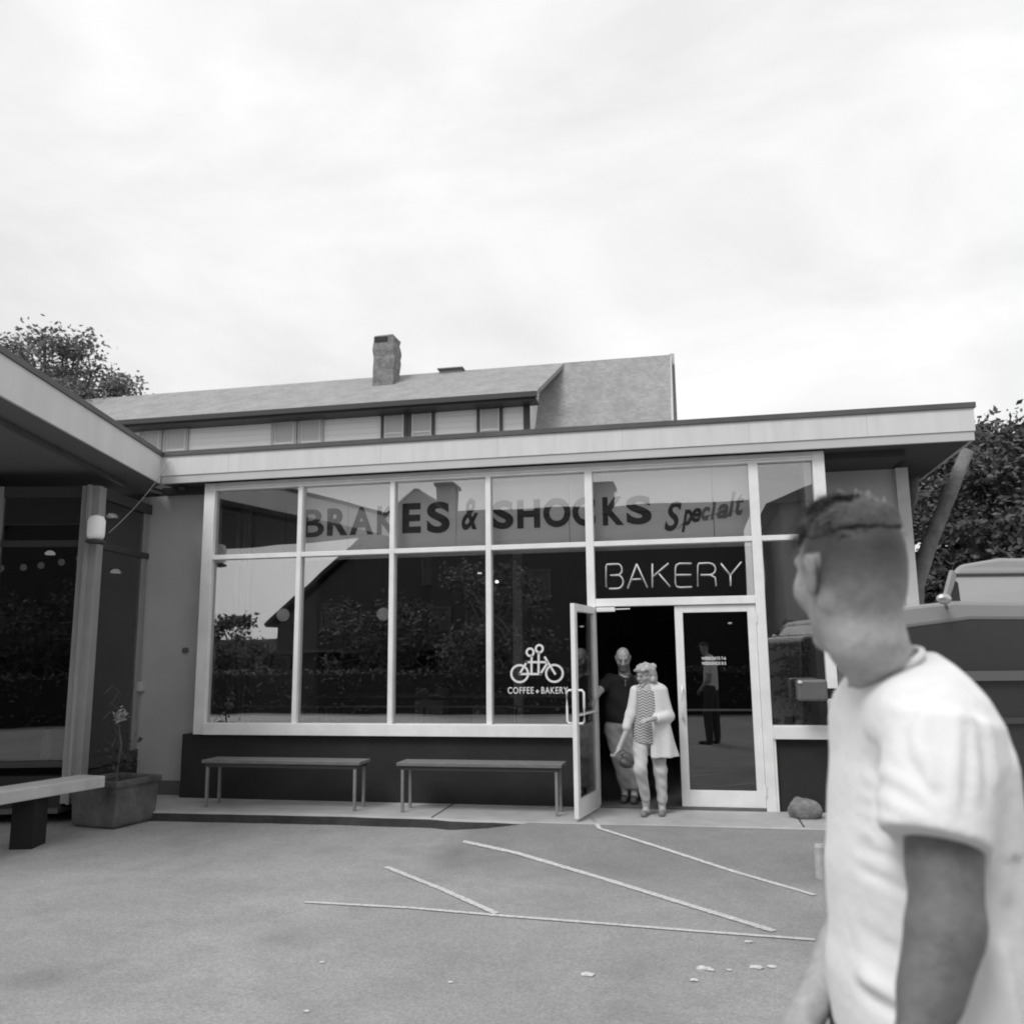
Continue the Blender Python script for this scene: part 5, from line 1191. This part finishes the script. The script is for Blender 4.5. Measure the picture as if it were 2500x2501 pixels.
b.prism(pol, tuple(TX*1.8)); b.build('hood', tlight, trk, bevel=.02)
b = MB(); pol = [tz(uA-22, hoodz+.045, .08), tz(uA+14, roofz-.05, .14), tz(uB+150, roofz-.05, .14), tz(uB+180, beltz+.01, .08)]
b.prism(pol, tuple(TX*1.5)); cab = b.build('cab_windows', mat('truck_glass', .42, .06, spec=1.0, metal=.6), trk)
b = MB(); pol = [tz(uA+6, roofz-.055, .1), tz(uA+30, roofz+.0, .14), tz(2480, roofz+.035, .14), tz(uB+140, roofz+.02, .14), tz(uB+160, roofz-.055, .1)]
b.prism(pol, tuple(TX*1.55)); b.build('roof', tlight, trk, bevel=.02)
for u0, u1 in ((uA-24, uA+12), (uB-20, uB-20), (uB+175, uB+148)): MB().bar(tz(u0, beltz, .07), tz(u1, roofz-.04, .125), .022, .035).build('pillar', tlight, trk)
b = MB(); pol = [tz(uA-14, beltz+.02, .06), tz(uA+16, roofz-.09, .115), tz(uA+22, roofz-.1, .115), tz(uA+24, beltz+.02, .06)]; b.prism(pol, tuple(TX*.01)); b.build('vent_window', blackm, trk)
b = MB(); b.sph(tz(uA-20, beltz+.06, -.1), .035, (1.1, .5, .8), 12); b.bar(tz(uA-12, beltz+.01, .02), tz(uA-18, beltz+.05, -.09), .015, .015); b.build('side_mirror', tchr, trk, smooth=True)
b = MB(); b.bar(tz(uF+8, T(2480, 1650)[2], -.02), tz(uR, T(2480, 1650)[2], -.02), .02, .05); b.build('side_trim', mat('dull_trim', .12, .4), trk)
b = MB(); b.bar(tz(uF+8, T(2480, 1760)[2], -.012), tz(uR, T(2480, 1760)[2], -.012), .02, .03); b.build('lower_trim', mat('dull_trim2', .06, .4), trk)
b = MB(); b.box((0, 0, 0), (.01, .01, .01)); b.bm.clear(); 
pw = T(uB-8, 1700); b.bar(tz(uB-8, zz0+.3, -.008), tz(uB-8, beltz-.06, -.008), .008, .01); b.build('door_seam', blackm, trk)
for uu in (2330, 2960):
    for db in (.12, 1.62):
        c_ = np.array(tz(uu, 0, db)); c_[2] = GZ+.45
        wb = MB(); e1w = E1_; ring = []
        for rr_, off_ in ((.25, -.13), (.42, -.15), (.45, -.1), (.45, .1), (.42, .15), (.25, .13)):
            ring.append([wb.bm.verts.new(tuple(c_+e1w*rr_*math.cos(2*PI*k/28)+np.array((0, 0, 1))*rr_*math.sin(2*PI*k/28)+TX*off_)) for k in range(28)])
        for i in range(len(ring)-1):
            for k in range(28): wb.bm.faces.new((ring[i][k], ring[i][(k+1) % 28], ring[i+1][(k+1) % 28], ring[i+1][k]))
        wh_ = wb.build('wheel', blackm, trk, smooth=True)
        wb = MB(); r0 = [wb.bm.verts.new(tuple(c_+e1w*.25*math.cos(2*PI*k/20)+np.array((0, 0, 1))*.25*math.sin(2*PI*k/20)-TX*.1)) for k in range(20)]; wb.bm.faces.new(r0); r1_ = [wb.bm.verts.new(tuple(c_+e1w*.09*math.cos(2*PI*k/20)+np.array((0, 0, 1))*.09*math.sin(2*PI*k/20)-TX*.16)) for k in range(20)]; wb.bm.faces.new(r1_)
        for k in range(20): wb.bm.faces.new((r0[k], r0[(k+1) % 20], r1_[(k+1) % 20], r1_[k]))
        wb.build('rim', tchr, wh_)
b = MB(); b.bar(tz(uF+40, .62, .9), tz(uR-30, .62, .9), .9, .2); b.build('chassis', blackm, trk)

# box on a weathered post right of the window bay, and a pale bollard by the lot
bxp = empty('post_box', tuple(aty(2060, 1990, -.35)), label='grey metal box bracketed to a weathered post right of the windows', cat='box')
yb_ = -.35; a1 = aty(1948, 1712, yb_); a2 = aty(2018, 1660, yb_)
b = MB(); b.box((a1[0], yb_-.05, a1[2]), (a2[0], yb_+.14, a2[2])); b.build('box', mat('box_metal', .15, .5, .12, 8, metal=.3), bxp, bevel=.022)
g1_ = aty(1953, 1667, yb_-.055); MB().sph(tuple(g1_), .022, (1.1, .5, .8), 10).build('box_highlight', mat('highlight_paint', .6, .2), bxp, smooth=True)  # small bright bump painted as the highlight on the box
b = MB(); g2_, g3_ = aty(2012, 1712, yb_), aty(2046, 1682, yb_); b.box((g2_[0], yb_, g2_[2]+.02), (g3_[0], yb_+.1, g3_[2]-.0)); b.build('bracket', blackm, bxp)
px0 = aty(2060, 1700, yb_)[0]; b = MB(); b.tube([(px0, yb_, 0.0), (px0+.01, yb_, 1.0), (px0, yb_, aty(2060, 1625, yb_)[2])], .055, 10, rs=[.06, .058, .05]); b.build('post', mat('old_post_wood', .1, .9, .4, 12, .5, 20), bxp, smooth=True)
bo = atz(2005, 2148, GZ); blz = aty(2005, 2062, bo[1])[2]
b = MB(); b.lathe((bo[0], bo[1], GZ), [(.04, 0), (.04, blz-GZ-.02), (.03, blz-GZ)], 14); b.build('bollard', mat('pale_bollard_paint', .45, .6, .2, 10), smooth=False, label='thin pale bollard at the lot edge beside the person in white', cat='bollard')

# ======== things inside the shop ========
for u, v, lab in ((691, 1502, 'pale globe pendant lamp nearest the left end of the shop'), (936, 1500, 'pale globe pendant lamp half hidden by the second window bar')):
    q = aty(u, v, 1.3); gl = empty('pendant_lamp', tuple(q), label=lab, cat='lamp', group='globe pendants inside the shop')
    MB().sph(tuple(q), .085, (1, 1, 1), 20).build('globe', emit('opal_glass', .7, .22), gl, smooth=True); MB().tube([(q[0], q[1], q[2]+.08), (q[0], q[1], 3.6)], .005, 5).build('cord', blackm, gl)
for u, v, y_, e_ in ((1213, 1421, 1.6, 6), (770, 1526, 3.0, 4), (1171, 1400, 1.8, 1.5), (1782, 1522, 3.0, .8)):
    q = aty(u, v, y_); MB().sph(tuple(q), .02 if e_ > 5 else .026, (1.2, 1, .9 if e_ > 5 else .5), 10).build('spotlight', emit('lit_bulb%d' % u, .9, e_), smooth=True, label={1213: 'bright bare bulb just right of the third window bar', 770: 'small flat lit ceiling light behind the second window', 1171: 'faint glint of a lamp left of the third window bar', 1782: 'soft lamp glow high behind the closed door'}[u], cat='lamp')
ct_ = empty('service_counter', (-3, 3.6, .02), label='long dark counter with pale top edge running across the shop interior', cat='counter')
MB().box((-5.6, 3.3, .023), (-1.6, 3.9, .98)).build('cabinet', mat('counter_panel', .05, .8, .2, 2), ct_); MB().box((-5.65, 3.25, .981), (-1.55, 3.95, 1.03)).build('countertop', mat('counter_top', .35, .5), ct_)
rl_ = empty('window_rail', (-3.4, .5, 0), label='thin pale rail running behind the big windows just above the sill', cat='rail')
q = aty(800, 1726, .55); MB().bar((XL+.1, .55, q[2]), (X4-.2, .55, q[2]), .03, .02).build('rail', mat('rail_paint', .3, .5), rl_)
for xx in (-5.3, -4.2, -3.1, -2.0): MB().box((xx-.012, .54, .03), (xx+.012, .56, q[2]-.011)).build('leg', darkmetal, rl_)
for i, (u0, u1, v0, v1, y_, c_, lab) in enumerate([(1012, 1082, 1712, 1748, .8, .28, 'pale carton standing by the third window'), (1154, 1182, 1730, 1770, .6, .4, 'small white paper bag in the corner of the third window'), (1205, 1240, 1735, 1765, .7, .25, 'grey box behind the fourth window near the column')]):
    a, c = aty(u0, v1, y_), aty(u1, v0, y_); b = MB(); b.box((a[0], y_, a[2]-.12), (c[0], y_+.22, c[2])); b.box((a[0]+.01, y_+.01, c[2]+.001), ((a[0]+c[0])/2-.003, y_+.21, c[2]+.006)); b.build('carton', mat('carton%d' % i, c_, .8, .15, 6), label=lab, cat='box', bevel=.006)
sh_ = empty('display_shelf', (-3, .8, .3), label='low dark shelf under the cartons behind the big windows', cat='shelf'); MB().box((-3.3, .6, .03), (-1.9, 1.1, aty(1040, 1748, .8)[2]-.125)).build('shelf_body', mat('shelf_wood', .06, .8), sh_)
for i, (u, v) in enumerate([(1030, 1690), (1078, 1690)]):
    q = aty(u, v, 2.8); b = MB(); b.box((q[0]-.09, 2.8, q[2]-.05), (q[0]+.09, 2.86, q[2]+.05)); b.bar((q[0], 2.83, 1.035), (q[0], 2.83, q[2]-.05), .03, .02); b.build('counter_screen', mat('screen_pale', .35, .5), label=['small pale screen on the counter, left one of the pair', 'small pale screen on the counter, right one of the pair'][i], cat='screen', group='screens on the counter')
for i, (u, y_) in enumerate([(737, .9), (750, .9), (505, .7)]):
    a, c = aty(u, 1770, y_), aty(u, 1732, y_); b = MB(); b.bar((a[0], y_, .03), (c[0], y_, c[2]), .025, .03); b.bar((a[0]+.12, y_+.3, .03), (a[0]+.12, y_+.3, c[2]), .025, .03); b.bar((c[0]-.03, y_-.03, c[2]+.01), (c[0]+.15, y_+.33, c[2]+.01), .1, .02); b.bar((a[0], y_, .4), (a[0]+.12, y_+.3, .4), .02, .02); b.build('stool', mat('stool_wood%d' % i, .3, .7), label=['slim pale stool seen low in the second window, left of its twin', 'slim pale stool seen low in the second window, right of its twin', 'slim pale stool seen low in the leftmost window'][i], cat='stool', group='stools by the windows')
# tiered indoor conifer behind the right window
pp = aty(1935, 1700, .55); ip = empty('potted_conifer', (pp[0], .55, .02), label='dark tiered indoor conifer behind the narrow right window', cat='plant')
ptop = aty(1934, 1515, .55)[2]; b = MB(); b.tube([(pp[0], .55, .5), (pp[0], .55, ptop)], .012, 6, rs=[.014, .006])
lp = []
for k, v in enumerate((1522, 1545, 1578, 1612, 1648, 1690)):
    z = aty(1934, v, .55)[2]; R_ = (.07, .15, .21, .22, .24, .24)[k]
    for j in range(9):
        a = j*.7+k; L2 = R_*random.uniform(.8, 1.1); e = (pp[0]+math.cos(a)*L2, .55+math.sin(a)*L2*.6, z-.03); m1_ = (pp[0]+math.cos(a)*L2*.5, .55+math.sin(a)*L2*.3, z+.02); b.tube([(pp[0], .55, z), m1_, e], .005, 4)
        for t_ in np.linspace(.2, 1, 16): lp.append((pp[0]+(e[0]-pp[0])*t_+random.gauss(0, .008), .55+(e[1]-.55)*t_+random.gauss(0, .01), z+.06*t_*(1-t_)*2-.03*t_+random.gauss(0, .012)))
b.build('stem', bark, ip); leafcloud('foliage', lp, .022, mat('conifer_leaf', .03, .8), ip)
MB().lathe((pp[0], .55, .03), [(.13, 0), (.17, .3), (.18, .5), (.15, .5), (.14, .46)], 20).build('pot', mat('plant_pot', .1, .7), ip, smooth=True)
pf_ = [aty(random.gauss(1960, 22), random.gauss(1655, 40), .75) for _ in range(900)]
lp2 = empty('leafy_houseplant', tuple(aty(1965, 1760, .75)), label='dense dark leafy houseplant low in the right window', cat='plant'); leafcloud('foliage', [tuple(p) for p in pf_], .03, mat('dense_leaf', .035, .7), lp2)
q = aty(1960, 1700, .75); MB().lathe((q[0], .8, .03), [(.12, 0), (.15, .35), (.13, .36)], 18).build('pot', mat('dark_pot', .05, .6), lp2, smooth=True)
MB().tube([(q[0], .8, .38), (q[0], .8, q[2]+.1)], .012, 6).build('stem', bark, lp2)
